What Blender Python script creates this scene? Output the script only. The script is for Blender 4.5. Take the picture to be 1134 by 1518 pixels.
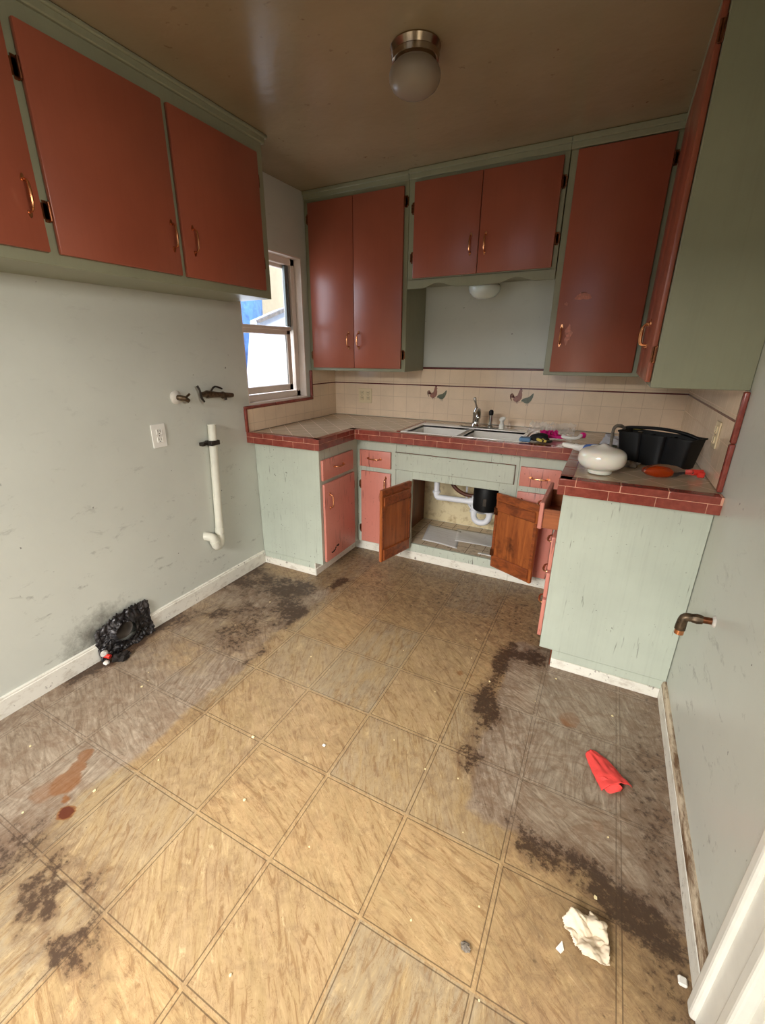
import bpy, bmesh, math, random
import numpy as np
from mathutils import Vector, Matrix, noise as mnoise
R = math.radians
random.seed(7)
for o in list(bpy.data.objects): bpy.data.objects.remove(o)
S = bpy.context.scene
COL = S.collection

# ------------------------------------------------------------------ camera
W, H = 2.355, 2.35
cd = bpy.data.cameras.new('camera'); cam = bpy.data.objects.new('camera', cd); COL.objects.link(cam)
fwd = Vector((-0.44035457, 0.82998818, -0.34235577)); rgt = Vector((0.883378, 0.46866, 0.0)).normalized()
up = rgt.cross(fwd).normalized()
m = Matrix((rgt, up, -fwd)).transposed().to_4x4(); m.translation = Vector((1.948, -3.0763, 1.3785))
cam.matrix_world = m
cd.sensor_fit = 'VERTICAL'; cd.sensor_height = 36; cd.sensor_width = 36
cd.lens = 36 * 646.13 / 1518
cd.shift_x = 18.57 / 1518; cd.shift_y = -0.69 / 1518
cd.clip_start = 0.02
S.camera = cam
# ------------------------------------------------------------------ world, lights, exposure
S.view_settings.view_transform = 'Standard'; S.view_settings.look = 'None'
S.view_settings.gamma = 1.0; S.view_settings.exposure = 0.08; S.view_settings.use_curve_mapping = False
wd = bpy.data.worlds.new('sky'); S.world = wd; wd.use_nodes = True
bg = wd.node_tree.nodes['Background']; bg.inputs[0].default_value = (0.72, 0.84, 1.0, 1); bg.inputs[1].default_value = 1.6
def area(name, loc, rot, sx, sy, power, color):
    l = bpy.data.lights.new(name, 'AREA'); l.shape = 'RECTANGLE'; l.size = sx; l.size_y = sy; l.energy = power; l.color = color
    o = bpy.data.objects.new(name, l); COL.objects.link(o); o.location = loc; o.rotation_euler = rot; return o
# daylight entering through the doorway of the room behind the camera, and through the side doorway
area('rear_door_daylight', (0.4, -8.0, 3.7), (R(66), 0, R(-3)), 4.0, 2.4, 1380, (1.0, 0.97, 0.92))
area('side_door_daylight', (3.4, -2.9, 1.9), (R(62), 0, R(90)), 1.2, 0.9, 62, (1.0, 0.97, 0.93))
area('window_daylight', (-0.30, -0.70, 1.62), (R(75), 0, R(-90)), 0.55, 0.8, 7, (0.92, 0.96, 1.0))
sl = bpy.data.lights.new('sun', 'SUN'); sl.energy = 2.6; sl.angle = R(1); sl.color = (1, .96, .88)
so = bpy.data.objects.new('sun', sl); COL.objects.link(so)
so.rotation_euler = Vector((-0.62, 0.25, -0.75)).to_track_quat('-Z', 'Y').to_euler()

# ------------------------------------------------------------------ node helpers
def srgb(r, g, b):
    f = lambda c: (c / 255 / 12.92) if c / 255 <= .04045 else ((c / 255 + .055) / 1.055) ** 2.4
    return (f(r), f(g), f(b), 1)
class NT:
    def __init__(s, name):
        s.m = bpy.data.materials.new(name); s.m.use_nodes = True; s.t = s.m.node_tree
        s.b = s.t.nodes['Principled BSDF']; s.tc = s.t.nodes.new('ShaderNodeTexCoord')
    def n(s, kind, **kw):
        n = s.t.nodes.new('ShaderNode' + kind)
        for k, v in kw.items(): setattr(n, k, v)
        return n
    def l(s, a, b): s.t.links.new(a, b)
    def put(s, sock, v):
        if hasattr(v, 'links') or isinstance(v, bpy.types.NodeSocket): s.l(v, sock)
        else: sock.default_value = v
    def math(s, op, a, b=0.0, c=0.0):
        n = s.n('Math', operation=op); s.put(n.inputs[0], a); s.put(n.inputs[1], b); s.put(n.inputs[2], c); return n.outputs[0]
    def coords(s, scale=(1, 1, 1), rot=(0, 0, 0), loc=(0, 0, 0), src=None):
        mp = s.n('Mapping'); s.l(src or s.tc.outputs['Object'], mp.inputs[0])
        mp.inputs['Scale'].default_value = scale; mp.inputs['Rotation'].default_value = rot; mp.inputs['Location'].default_value = loc
        return mp.outputs[0]
    def noise(s, vec, scale, detail=4, rough=.6, dist=0):
        n = s.n('TexNoise'); s.l(vec, n.inputs['Vector']); n.inputs['Scale'].default_value = scale
        n.inputs['Detail'].default_value = detail; n.inputs['Roughness'].default_value = rough; n.inputs['Distortion'].default_value = dist
        return n.outputs[0]
    def ramp(s, f, a, b, c0=0.0, c1=1.0):
        n = s.n('MapRange'); s.l(f, n.inputs[0]); n.inputs[1].default_value = a; n.inputs[2].default_value = b
        n.inputs[3].default_value = c0; n.inputs[4].default_value = c1; return n.outputs[0]
    def mix(s, f, a, b):
        n = s.n('Mix', data_type='RGBA'); s.put(n.inputs[0], f); s.put(n.inputs[6], a); s.put(n.inputs[7], b); return n.outputs[2]
    def out(s, color, rough=.5, metal=0.0, bump=None, bs=.2, bd=.002, **kw):
        s.put(s.b.inputs['Base Color'], color); s.put(s.b.inputs['Roughness'], rough); s.put(s.b.inputs['Metallic'], metal)
        for k, v in kw.items(): s.put(s.b.inputs[k.replace('_', ' ')], v)
        if bump is not None:
            n = s.n('Bump'); n.inputs['Strength'].default_value = bs; n.inputs['Distance'].default_value = bd
            s.l(bump, n.inputs['Height']); s.l(n.outputs[0], s.b.inputs['Normal'])
        return s.m
    def sep(s, vec):
        n = s.n('SeparateXYZ'); s.l(vec, n.inputs[0]); return n.outputs
    def gridline(s, c, size, w, off=0.0):
        a = s.math('ADD', c, off); a = s.math('DIVIDE', a, size); a = s.math('FRACT', a)
        a = s.math('SUBTRACT', a, .5); a = s.math('ABSOLUTE', a); a = s.math('SUBTRACT', .5, a)   # distance to the line / size
        return s.math('LESS_THAN', a, w / size / 2)

M = {}
def plain(name, col, rough=.5, metal=0.0, var=.12, sc=14, bump=0.0, **kw):
    t = NT(name); f = t.noise(t.coords(), sc)
    c = t.mix(t.ramp(f, .35, .65), [x * (1 - var) for x in col[:3]] + [1], [min(1, x * (1 + var)) for x in col[:3]] + [1])
    M[name] = t.out(c, rough, metal, bump=t.noise(t.coords(), 120, 2) if bump else None, bs=bump, **kw); return M[name]

def painted(name, col, dark, rough=.42, drip=.66, speck=.70, grime=.35):
    t = NT(name)
    big = t.noise(t.coords(), 3.0, 5); streak = t.noise(t.coords((70, 70, 2.2)), 1.0, 3, .7)
    drips = t.noise(t.coords((95, 95, 7), loc=(3, 1, 2)), 1.0, 2, .5); specks = t.noise(t.coords(loc=(5, 5, 5)), 75, 2, .5)
    patch = t.noise(t.coords(loc=(8, 2, 1)), 5, 3, .6)
    c = t.mix(t.ramp(big, .3, .7), [x * .90 for x in col[:3]] + [1], [min(1, x * 1.06) for x in col[:3]] + [1])
    c = t.mix(t.math('MULTIPLY', t.ramp(streak, .5, .75), .08), c, dark)
    dm = t.math('MULTIPLY', t.ramp(drips, drip, drip + .05), t.ramp(patch, .42, .62))
    c = t.mix(t.math('MULTIPLY', dm, .75), c, dark)
    sm = t.math('MULTIPLY', t.ramp(specks, speck, speck + .04), t.ramp(patch, .38, .6))
    c = t.mix(t.math('MULTIPLY', sm, .85), c, dark)
    M[name] = t.out(c, rough, bump=t.noise(t.coords(), 35, 3), bs=.12, bd=.002)
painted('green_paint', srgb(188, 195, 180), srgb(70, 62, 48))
painted('green_shaded_paint', srgb(142, 142, 116), srgb(90, 78, 55), .4, .80, .80)  # same green paint, slightly yellowed, with the dim upper room put into its colour
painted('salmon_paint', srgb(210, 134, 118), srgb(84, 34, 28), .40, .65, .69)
painted('salmon_shaded_paint', srgb(154, 82, 60), srgb(90, 40, 28), .30, .80, .80)  # salmon paint again, darkened in colour for the shade higher up the room

def wallmat(name, col, rough=.36, smear=1.0):
    t = NT(name)
    big = t.noise(t.coords(), 1.6, 5); z = t.sep(t.tc.outputs['Object'])
    c = t.mix(t.ramp(big, .3, .7), [x * .93 for x in col[:3]] + [1], [min(1, x * 1.04) for x in col[:3]] + [1])
    low = t.ramp(z[2], .1, 1.0, 1.0, .0)
    sm = t.noise(t.coords((7, 7, 16)), 1.0, 8, .75, .4)
    mk = t.math('MULTIPLY', t.ramp(sm, .585, .70), t.math('ADD', t.math('MULTIPLY', low, .6), .14))
    c = t.mix(t.math('MULTIPLY', mk, smear), c, srgb(74, 70, 60))
    sp = t.noise(t.coords(loc=(2, 3, 4)), 42, 2, .5)
    c = t.mix(t.math('MULTIPLY', t.ramp(sp, .745, .775), .8), c, srgb(60, 52, 42))
    # blackened halo round the duct hole near the floor on the left wall
    d = t.n('VectorMath', operation='DISTANCE'); t.l(t.coords((1, 1, 1.35)), d.inputs[0]); d.inputs[1].default_value = (0, -2.10, .14)
    h = t.math('ADD', d.outputs['Value'], t.math('MULTIPLY', t.math('SUBTRACT', t.noise(t.coords(), 16, 6, .75), .5), .34))
    c = t.mix(t.ramp(h, .07, .23, .8, 0), c, srgb(70, 66, 58))
    M[name] = t.out(c, rough, bump=t.noise(t.coords(), 12, 4), bs=.25, bd=.004)
wallmat('wall_paint', srgb(204, 206, 196))
t = NT('ceiling_paint')
c = t.mix(t.ramp(t.noise(t.coords(), 2.0, 5), .3, .7), srgb(146, 130, 102), srgb(160, 143, 114))
sp = t.noise(t.coords(), 30, 2, .5); pt = t.noise(t.coords(), 2.6, 3)
c = t.mix(t.math('MULTIPLY', t.math('MULTIPLY', t.ramp(sp, .68, .74), t.ramp(pt, .5, .64)), .8), c, srgb(92, 50, 30))
M['ceiling_paint'] = t.out(c, .22, bump=t.noise(t.coords(), 10, 3), bs=.35, bd=.006)

# floor: sheet vinyl printed with slate squares, stained
t = NT('vinyl_floor')
P = t.tc.outputs['Object']; xyz = t.sep(P)
SX, SY, OX, OY = .2975, .305, 1.2975, -2.165
gx = t.math('DIVIDE', t.math('SUBTRACT', xyz[0], OX), SX); gy = t.math('DIVIDE', t.math('SUBTRACT', xyz[1], OY), SY)
cell = t.n('CombineXYZ'); t.l(t.math('FLOOR', gx), cell.inputs[0]); t.l(t.math('FLOOR', gy), cell.inputs[1])
wn = t.n('TexWhiteNoise', noise_dimensions='3D'); t.l(cell.outputs[0], wn.inputs[0])
rv = wn.outputs['Value']; rc = t.sep(wn.outputs['Color'])
vr = t.n('VectorRotate', rotation_type='Z_AXIS'); t.l(P, vr.inputs['Vector']); t.l(t.math('ADD', t.math('MULTIPLY', rv, 1.5), .2), vr.inputs['Angle'])
off = t.n('VectorMath', operation='ADD'); t.l(vr.outputs[0], off.inputs[0])
sc = t.n('VectorMath', operation='SCALE'); t.l(wn.outputs['Color'], sc.inputs[0]); sc.inputs['Scale'].default_value = 9; t.l(sc.outputs[0], off.inputs[1])
st = t.coords((6.5, 34, 1), src=off.outputs[0])
s1 = t.noise(st, 1.0, 10, .68, 2.2); s2 = t.noise(t.coords((5, 16, 1), src=off.outputs[0]), 1.0, 6, .65, 1.4)
base = t.mix(t.ramp(rc[0], .25, .75), srgb(180, 149, 108), srgb(160, 143, 116))
base = t.mix(t.ramp(s2, .38, .68), base, srgb(166, 140, 100))
base = t.mix(t.math('MULTIPLY', t.ramp(s1, .53, .62), .6), base, srgb(128, 94, 60))
base = t.mix(t.math('MULTIPLY', t.ramp(s1, .46, .30), .35), base, srgb(222, 194, 146))
s3 = t.noise(t.coords((7, 26, 1), src=off.outputs[0]), 1.0, 8, .7, 2.2)
vein = t.ramp(t.math('ABSOLUTE', t.math('SUBTRACT', s3, .5)), .0, .012, 1, 0)
base = t.mix(t.math('MULTIPLY', vein, .7), base, srgb(120, 88, 56))
s4 = t.noise(t.coords((12, 60, 1), src=off.outputs[0]), 1.0, 6, .7, 1.0)
base = t.mix(t.ramp(s4, .60, .72, 0, .5), base, srgb(224, 200, 156))
def linedist(g, size):
    a = t.math('ABSOLUTE', t.math('SUBTRACT', t.math('FRACT', t.math('ADD', g, .5)), .5)); return t.math('MULTIPLY', a, size)
dx, dy = linedist(gx, SX), linedist(gy, SY)
dm = t.math('MINIMUM', dx, dy)
band = t.math('LESS_THAN', dm, .0075)
groove = t.math('MULTIPLY', t.math('LESS_THAN', t.math('ABSOLUTE', t.math('SUBTRACT', dm, .0065)), .0015), 1.0)
base = t.mix(t.math('MULTIPLY', band, .12), base, srgb(196, 166, 122))
base = t.mix(t.math('MULTIPLY', groove, .45), base, srgb(96, 74, 50))
at = t.n('Attribute', attribute_name='stain'); a3 = t.n('SeparateColor'); t.l(at.outputs['Color'], a3.inputs[0])
worn, grime, spill = a3.outputs[0], a3.outputs[1], a3.outputs[2]
fine = t.noise(P, 24, 9, .72, .8); fine2 = t.noise(P, 48, 8, .74)
greyc = t.mix(t.ramp(s1, .35, .65), srgb(180, 164, 146), srgb(124, 108, 92))
c = t.mix(t.math('MULTIPLY', t.ramp(t.math('ADD', worn, t.math('MULTIPLY', t.math('SUBTRACT', fine, .5), .5)), .35, .65), .86), base, greyc)
gm = t.math('ADD', grime, t.math('MULTIPLY', t.math('SUBTRACT', fine, .5), 1.7))
mot = t.noise(t.coords((9, 15, 1), src=P), 1.0, 9, .72, 1.5)
c = t.mix(t.math('MULTIPLY', t.math('MULTIPLY', t.ramp(mot, .45, .60), worn), .55), c, srgb(118, 88, 64))
c = t.mix(t.math('MULTIPLY', t.ramp(gm, .18, .85), .72), c, srgb(104, 78, 58))
gm2 = t.math('ADD', t.math('MULTIPLY', grime, .80), t.math('MULTIPLY', t.math('SUBTRACT', fine2, .5), 1.6))
c = t.mix(t.math('MULTIPLY', t.ramp(gm2, .53, .74), .85), c, srgb(60, 42, 30))
c = t.mix(t.ramp(spill, .35, .6, 0, .72), c, srgb(132, 78, 30))
c = t.mix(t.ramp(spill, .72, .95, 0, .85), c, srgb(84, 26, 12))
c = t.mix(t.math('MULTIPLY', groove, .45), c, srgb(70, 54, 40))
lint = t.noise(P, 150, 1, .5)
c = t.mix(t.math('MULTIPLY', t.math('MULTIPLY', t.ramp(lint, .77, .79), t.ramp(t.noise(P, 4, 2), .5, .6)), .8), c, srgb(52, 36, 26))
ro = t.math('ADD', t.ramp(fine, .3, .7, .26, .44), t.math('MULTIPLY', grime, .22))
bmp = t.math('ADD', t.math('MULTIPLY', s1, .8), t.math('MULTIPLY', groove, -.6))
M['vinyl_floor'] = t.out(c, t.math('SUBTRACT', ro, .05), bump=bmp, bs=.3, bd=.003)

def tilemat(name, ax, su, sv, offu, offv, col, grout, rough=.16, gw=.0028, rot=0):
    t = NT(name)
    P = t.coords(rot=(0, 0, rot)) if rot else t.tc.outputs['Object']
    q = t.sep(P); u, v = q[ax[0]], q[ax[1]]
    g = t.math('MAXIMUM', t.gridline(u, su, gw, offu), t.gridline(v, sv, gw, offv))
    big = t.noise(t.coords(), 5, 5)
    c = t.mix(t.ramp(big, .3, .7), [x * .9 for x in col[:3]] + [1], [min(1, x * 1.05) for x in col[:3]] + [1])
    pit = t.noise(t.coords(), 190, 2)
    c = t.mix(t.math('MULTIPLY', t.ramp(pit, .55, .75), .25), c, [x * .6 for x in col[:3]] + [1])
    c = t.mix(g, c, grout)
    wob = t.math('ADD', t.math('MULTIPLY', g, -1.2), t.math('MULTIPLY', t.noise(t.coords(), 9, 2), 1.3))
    M[name] = t.out(c, t.math('ADD', t.math('MULTIPLY', g, .5), rough), bump=wob, bs=.35, bd=.003)
cream, crg = srgb(238, 212, 182), srgb(208, 180, 150)
tilemat('splash_tile_back', (0, 2), .1075, .1055, -.8185 + .1075 * 10, -.0495 + .0, cream, crg, .14)
tilemat('splash_tile_side', (1, 2), .1075, .1055, 10 * .1075, -.0495, cream, crg, .14)
tilemat('field_tile', (0, 1), .1085, .1085, 5, 5, srgb(186, 166, 140), srgb(214, 180, 158), .16, .0026, R(45))
t = NT('brick_red_tile'); f = t.noise(t.coords(), 28, 5, .65)
c = t.mix(t.ramp(f, .3, .7), srgb(120, 52, 43), srgb(150, 74, 61)); M['brick_red_tile'] = t.out(c, .18)
plain('pink_grout', srgb(214, 158, 132), .8); plain('dark_red_liner', srgb(96, 34, 30), .25)
plain('white_trim', srgb(228, 226, 216), .35, var=.04)
t = NT('dirty_white_trim'); f = t.noise(t.coords((14, 14, 30)), 1, 7, .7); f2 = t.noise(t.coords(), 34, 6, .75)
c = t.mix(t.ramp(f, .52, .75, 0, .55), srgb(232, 228, 216), srgb(150, 128, 100)); c = t.mix(t.ramp(f2, .60, .68, 0, .8), c, srgb(88, 66, 48))
M['dirty_white_trim'] = t.out(c, .4, bump=f2, bs=.15)
t = NT('chipped_brown_trim'); f = t.noise(t.coords((30, 6, 30)), 1, 7, .75)
M['chipped_brown_trim'] = t.out(t.mix(t.ramp(f, .42, .58), srgb(202, 184, 158), srgb(104, 76, 50)), .55)
def wood(name, a, b, axis='z', rough=.42):
    t = NT(name); s = {'z': (26, 26, 2.0), 'x': (2.0, 26, 26), 'y': (26, 2, 26)}[axis]
    f = t.noise(t.coords(s), 1.0, 6, .65, 1.2); k = t.noise(t.coords(), 9, 5, .7)
    c = t.mix(t.ramp(f, .35, .65), a, b); c = t.mix(t.ramp(k, .56, .74, 0, .75), c, srgb(62, 28, 14))
    M[name] = t.out(c, rough, bump=f, bs=.15)
wood('door_wood', srgb(178, 100, 48), srgb(128, 64, 28)); wood('batten_wood', srgb(160, 84, 40), srgb(110, 54, 26), 'x')
wood('drawer_wood', srgb(176, 100, 54), srgb(136, 72, 38), 'x'); wood('inner_wood', srgb(120, 62, 32), srgb(74, 36, 20))
plain('copper', srgb(206, 142, 98), .26, .95, var=.3); plain('dark_copper', srgb(120, 74, 48), .35, .9, var=.4, sc=60)
plain('brushed_nickel', srgb(170, 150, 128), .2, 1.0); plain('chrome', srgb(190, 188, 184), .12, 1.0)
plain('black_plastic', srgb(11, 11, 12), .5, bump=.1, Specular_IOR_Level=.3); plain('porcelain', srgb(232, 228, 220), .12, var=.02)
plain('pvc_white', srgb(232, 234, 240), .3, var=.03); plain('old_pvc', srgb(222, 220, 204), .4, var=.07)
plain('old_brass', srgb(92, 76, 58), .45, .7, var=.5, sc=70); plain('dark_iron', srgb(62, 56, 50), .5, .6, var=.4)
plain('ivory_plastic', srgb(226, 206, 168), .3, var=.02); plain('white_plastic', srgb(238, 236, 228), .3, var=.02)
plain('slot_dark', srgb(40, 34, 30), .6); plain('vinyl_window', srgb(226, 212, 200), .38, var=.03)
plain('window_dark_seal', srgb(96, 104, 102), .4); plain('dark_gap', srgb(30, 22, 18), .8)
plain('magenta_cloth', srgb(206, 18, 120), .8, bump=.4); plain('blue_sponge', srgb(104, 142, 178), .85, bump=.6)
plain('black_cloth', srgb(30, 30, 26), .8, bump=.5); plain('yellow_cloth', srgb(218, 196, 96), .8)
plain('coral_cloth', srgb(232, 72, 66), .8, bump=.5); plain('tissue_paper', srgb(224, 206, 180), .85, bump=.4, var=.06)
plain('dark_green_pad', srgb(46, 60, 44), .85); plain('blue_label', srgb(58, 104, 180), .35); plain('red_plastic', srgb(214, 52, 40), .35)
plain('grey_paper', srgb(222, 220, 216), .6, var=.1); plain('crumb', srgb(238, 220, 170), .7); plain('white_chip', srgb(240, 236, 226), .6)
plain('stucco_white', srgb(226, 226, 232), .9, var=.06, bump=.4); plain('stucco_cream', srgb(236, 214, 176), .9, var=.04)
plain('blue_tarp', srgb(120, 170, 232), .5, var=.25, sc=8); plain('brown_hose', srgb(92, 48, 32), .4); plain('roof_edge', srgb(150, 140, 132), .8, var=.3)
plain('rooster_brown', srgb(150, 98, 82), .3, var=.25, sc=60); plain('hen_green', srgb(92, 96, 76), .3, var=.25, sc=60); plain('rooster_dark', srgb(96, 46, 42), .3, var=.3, sc=60)
plain('mineral_white', srgb(206, 200, 190), .8, var=.2); plain('outside_ground', srgb(110, 104, 92), .9); plain('grey_scrap', srgb(110, 100, 88), .8, var=.4, sc=40)
t = NT('cupboard_back'); f = t.noise(t.coords(), 14, 6, .7)
M['cupboard_back'] = t.out(t.mix(t.ramp(f, .5, .68, 0, .8), srgb(228, 212, 172), srgb(170, 142, 96)), .7)
t = NT('cupboard_floor'); f = t.noise(t.coords(), 26, 6, .75); q = t.sep(t.tc.outputs['Object'])
g = t.math('MAXIMUM', t.gridline(q[0], .1, .004), t.gridline(q[1], .1, .004))
c = t.mix(t.ramp(f, .52, .72, 0, .8), srgb(208, 190, 164), srgb(96, 72, 52)); c = t.mix(g, c, srgb(104, 74, 54)); M['cupboard_floor'] = t.out(c, .5)
t = NT('shelf_paper'); f = t.noise(t.coords((3, 80, 1)), 1, 4, .7); f2 = t.noise(t.coords(), 40, 6, .8)
c = t.mix(t.ramp(f, .5, .7, 0, .5), srgb(222, 220, 218), srgb(176, 172, 170)); c = t.mix(t.ramp(f2, .6, .7, 0, .8), c, srgb(96, 60, 48)); M['shelf_paper'] = t.out(c, .5)
t = NT('foil_tape'); f = t.noise(t.coords(), 22, 4, .6, 1.2)
M['foil_tape'] = t.out(t.mix(t.ramp(f, .45, .72), srgb(34, 32, 33), srgb(96, 92, 92)), t.ramp(f, .3, .7, .2, .5), .55, bump=f, bs=.5, bd=.006)
t = NT('milk_glass')
M['milk_glass'] = t.out(srgb(232, 228, 216), .14, Subsurface_Weight=.25, Coat_Weight=.5)
t = NT('frosted_glass')
M['frosted_glass'] = t.out(srgb(214, 202, 184), .30, Transmission_Weight=.72, IOR=1.25)
t = NT('clear_plastic'); M['clear_plastic'] = t.out((.95, .93, .9, 1), .12, Transmission_Weight=1.0, IOR=1.25)
t = NT('orange_liquid'); M['orange_liquid'] = t.out(srgb(232, 92, 20), .1, Transmission_Weight=.65, IOR=1.3)
t = NT('grey_film'); M['grey_film'] = t.out(srgb(205, 205, 210), .2, Transmission_Weight=.45, IOR=1.15)
t = NT('film'); M['film'] = t.out(srgb(235, 232, 228), .12, Alpha=.35)
t = NT('window_glass')
for n in list(t.t.nodes):
    if n.type == 'BSDF_PRINCIPLED': t.t.nodes.remove(n)
tr = t.n('BsdfTransparent'); gl = t.n('BsdfGlossy'); gl.inputs['Roughness'].default_value = .02; mx = t.n('MixShader'); mx.inputs[0].default_value = .06
tr.inputs[0].default_value = (.95, .97, 1, 1)
t.l(tr.outputs[0], mx.inputs[1]); t.l(gl.outputs[0], mx.inputs[2]); t.l(mx.outputs[0], t.t.nodes['Material Output'].inputs[0]); M['window_glass'] = t.m

# ------------------------------------------------------------------ geometry helpers
def tag(o, label=None, cat=None, group=None, kind=None):
    if label: o['label'] = label
    if cat: o['category'] = cat
    if group: o['group'] = group
    if kind: o['kind'] = kind
    return o
def thing(name, label, cat, loc=(0, 0, 0), rotz=0, group=None):
    o = bpy.data.objects.new(name, None); COL.objects.link(o); o.location = loc; o.rotation_euler = (0, 0, rotz)
    o.empty_display_size = .05
    return tag(o, label, cat, group)
def wloc(o):
    v = Vector((0, 0, 0))
    while o: v += Vector(o.location); o = o.parent
    return v
class MB:
    """collects shapes; coordinates are world for unrotated parents, local otherwise"""
    def __init__(s): s.bm = bmesh.new()
    def _add(s, vs, fs):
        v = [s.bm.verts.new(p) for p in vs]
        for f in fs:
            try: s.bm.faces.new([v[i] for i in f])
            except ValueError: pass
        return v
    def box(s, x0, x1, y0, y1, z0, z1, bev=0.0, M4=None, seg=1):
        if bev:
            b = bmesh.new(); bmesh.ops.create_cube(b, size=1)
            for v in b.verts: v.co = Vector(((x0 + x1) / 2 + v.co.x * (x1 - x0), (y0 + y1) / 2 + v.co.y * (y1 - y0), (z0 + z1) / 2 + v.co.z * (z1 - z0)))
            bmesh.ops.bevel(b, geom=b.edges[:], offset=bev, segments=seg, affect='EDGES', profile=.5)
            b.verts.index_update(); vs = [v.co.copy() for v in b.verts]; fs = [[v.index for v in f.verts] for f in b.faces]; b.free()
        else:
            vs = [Vector((x, y, z)) for x in (x0, x1) for y in (y0, y1) for z in (z0, z1)]
            fs = [(0, 1, 3, 2), (4, 6, 7, 5), (0, 4, 5, 1), (2, 3, 7, 6), (0, 2, 6, 4), (1, 5, 7, 3)]
        if M4: vs = [M4 @ v for v in vs]
        s._add(vs, fs); return s
    def prism(s, pts, a, b, axis='y'):
        """polygon pts in the other two axes, extruded a..b on axis"""
        f = {'y': lambda p, t: (p[0], t, p[1]), 'x': lambda p, t: (t, p[0], p[1]), 'z': lambda p, t: (p[0], p[1], t)}[axis]
        n = len(pts); vs = [f(p, a) for p in pts] + [f(p, b) for p in pts]
        fs = [list(range(n)), list(range(2 * n - 1, n - 1, -1))] + [[i, (i + 1) % n, n + (i + 1) % n, n + i] for i in range(n)]
        s._add(vs, fs); return s
    def lathe(s, prof, c=(0, 0, 0), n=32, M4=None):
        """prof: (r, z) list; closed at the ends where r == 0"""
        rings = []; c = Vector(c)
        T = (lambda v: M4 @ v) if M4 else (lambda v: v + c)
        for r, z in prof:
            if r < 1e-6: rings.append([s.bm.verts.new(T(Vector((0, 0, z))))])
            else: rings.append([s.bm.verts.new(T(Vector((r * math.cos(2 * math.pi * i / n), r * math.sin(2 * math.pi * i / n), z)))) for i in range(n)])
        for a, b in zip(rings, rings[1:]):
            for i in range(n):
                j = (i + 1) % n
                if len(a) == 1 and len(b) == 1: continue
                if len(a) == 1: s.bm.faces.new((a[0], b[j], b[i]))
                elif len(b) == 1: s.bm.faces.new((a[i], a[j], b[0]))
                else: s.bm.faces.new((a[i], a[j], b[j], b[i]))
        return s
    def tube(s, pts, r, n=12, caps=True, smooth=0):
        pts = [Vector(p) for p in pts]
        if smooth:
            q = []
            for i in range(len(pts) - 1):
                p0, p1, p2, p3 = pts[max(i - 1, 0)], pts[i], pts[i + 1], pts[min(i + 2, len(pts) - 1)]
                for k in range(smooth):
                    t = k / smooth
                    q.append(.5 * ((2 * p1) + (p2 - p0) * t + (2 * p0 - 5 * p1 + 4 * p2 - p3) * t * t + (3 * p1 - p0 - 3 * p2 + p3) * t ** 3))
            q.append(pts[-1]); 
            if hasattr(r, '__len__'):
                r = [np.interp(i / smooth, range(len(r)), r) for i in range(len(q))]
            pts = q
        rs = r if hasattr(r, '__len__') else [r] * len(pts)
        tn = (pts[1] - pts[0]).normalized(); a = tn.orthogonal().normalized(); rings = []
        for i, p in enumerate(pts):
            tt = (pts[min(i + 1, len(pts) - 1)] - pts[max(i - 1, 0)]).normalized()
            a = (a - tt * a.dot(tt)).normalized(); b = tt.cross(a)
            rings.append([s.bm.verts.new(p + (a * math.cos(2 * math.pi * k / n) + b * math.sin(2 * math.pi * k / n)) * rs[i]) for k in range(n)])
        for u, v in zip(rings, rings[1:]):
            for k in range(n): s.bm.faces.new((u[k], u[(k + 1) % n], v[(k + 1) % n], v[k]))
        if caps: s.bm.faces.new(rings[0][::-1]); s.bm.faces.new(rings[-1])
        return s
    def sheet(s, nx, ny, fn, th=0.0):
        """fn(u, v) -> point or None"""
        g = {}
        for i in range(nx + 1):
            for j in range(ny + 1):
                p = fn(i / nx, j / ny)
                if p is not None: g[i, j] = s.bm.verts.new(p)
        for i in range(nx):
            for j in range(ny):
                k = [(i, j), (i + 1, j), (i + 1, j + 1), (i, j + 1)]
                if all(q in g for q in k): s.bm.faces.new([g[q] for q in k])
        return s
    def build(s, name, mat, parent=None, local=False, smooth=False, kind=None, solid=0, sub=0):
        off = Vector((0, 0, 0)) if (local or parent is None) else wloc(parent)
        for v in s.bm.verts: v.co -= off
        bmesh.ops.recalc_face_normals(s.bm, faces=s.bm.faces[:])
        me = bpy.data.meshes.new(name); s.bm.to_mesh(me); s.bm.free()
        o = bpy.data.objects.new(name, me); COL.objects.link(o)
        me.materials.append(M[mat] if isinstance(mat, str) else mat)
        if parent: o.parent = parent
        if smooth: me.shade_smooth(); me.set_sharp_from_angle(angle=R(38))
        if solid: md = o.modifiers.new('solid', 'SOLIDIFY'); md.thickness = solid; md.offset = 0
        if sub: md = o.modifiers.new('sub', 'SUBSURF'); md.levels = sub; md.render_levels = sub
        if kind: o['kind'] = kind
        return o
def struct(name, mb, mat): return mb.build(name, mat, kind='structure')
def copy_tree(o, parent=None):
    c = o.copy(); COL.objects.link(c); c.parent = parent
    for ch in list(o.children): copy_tree(ch, c)
    return c

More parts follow.
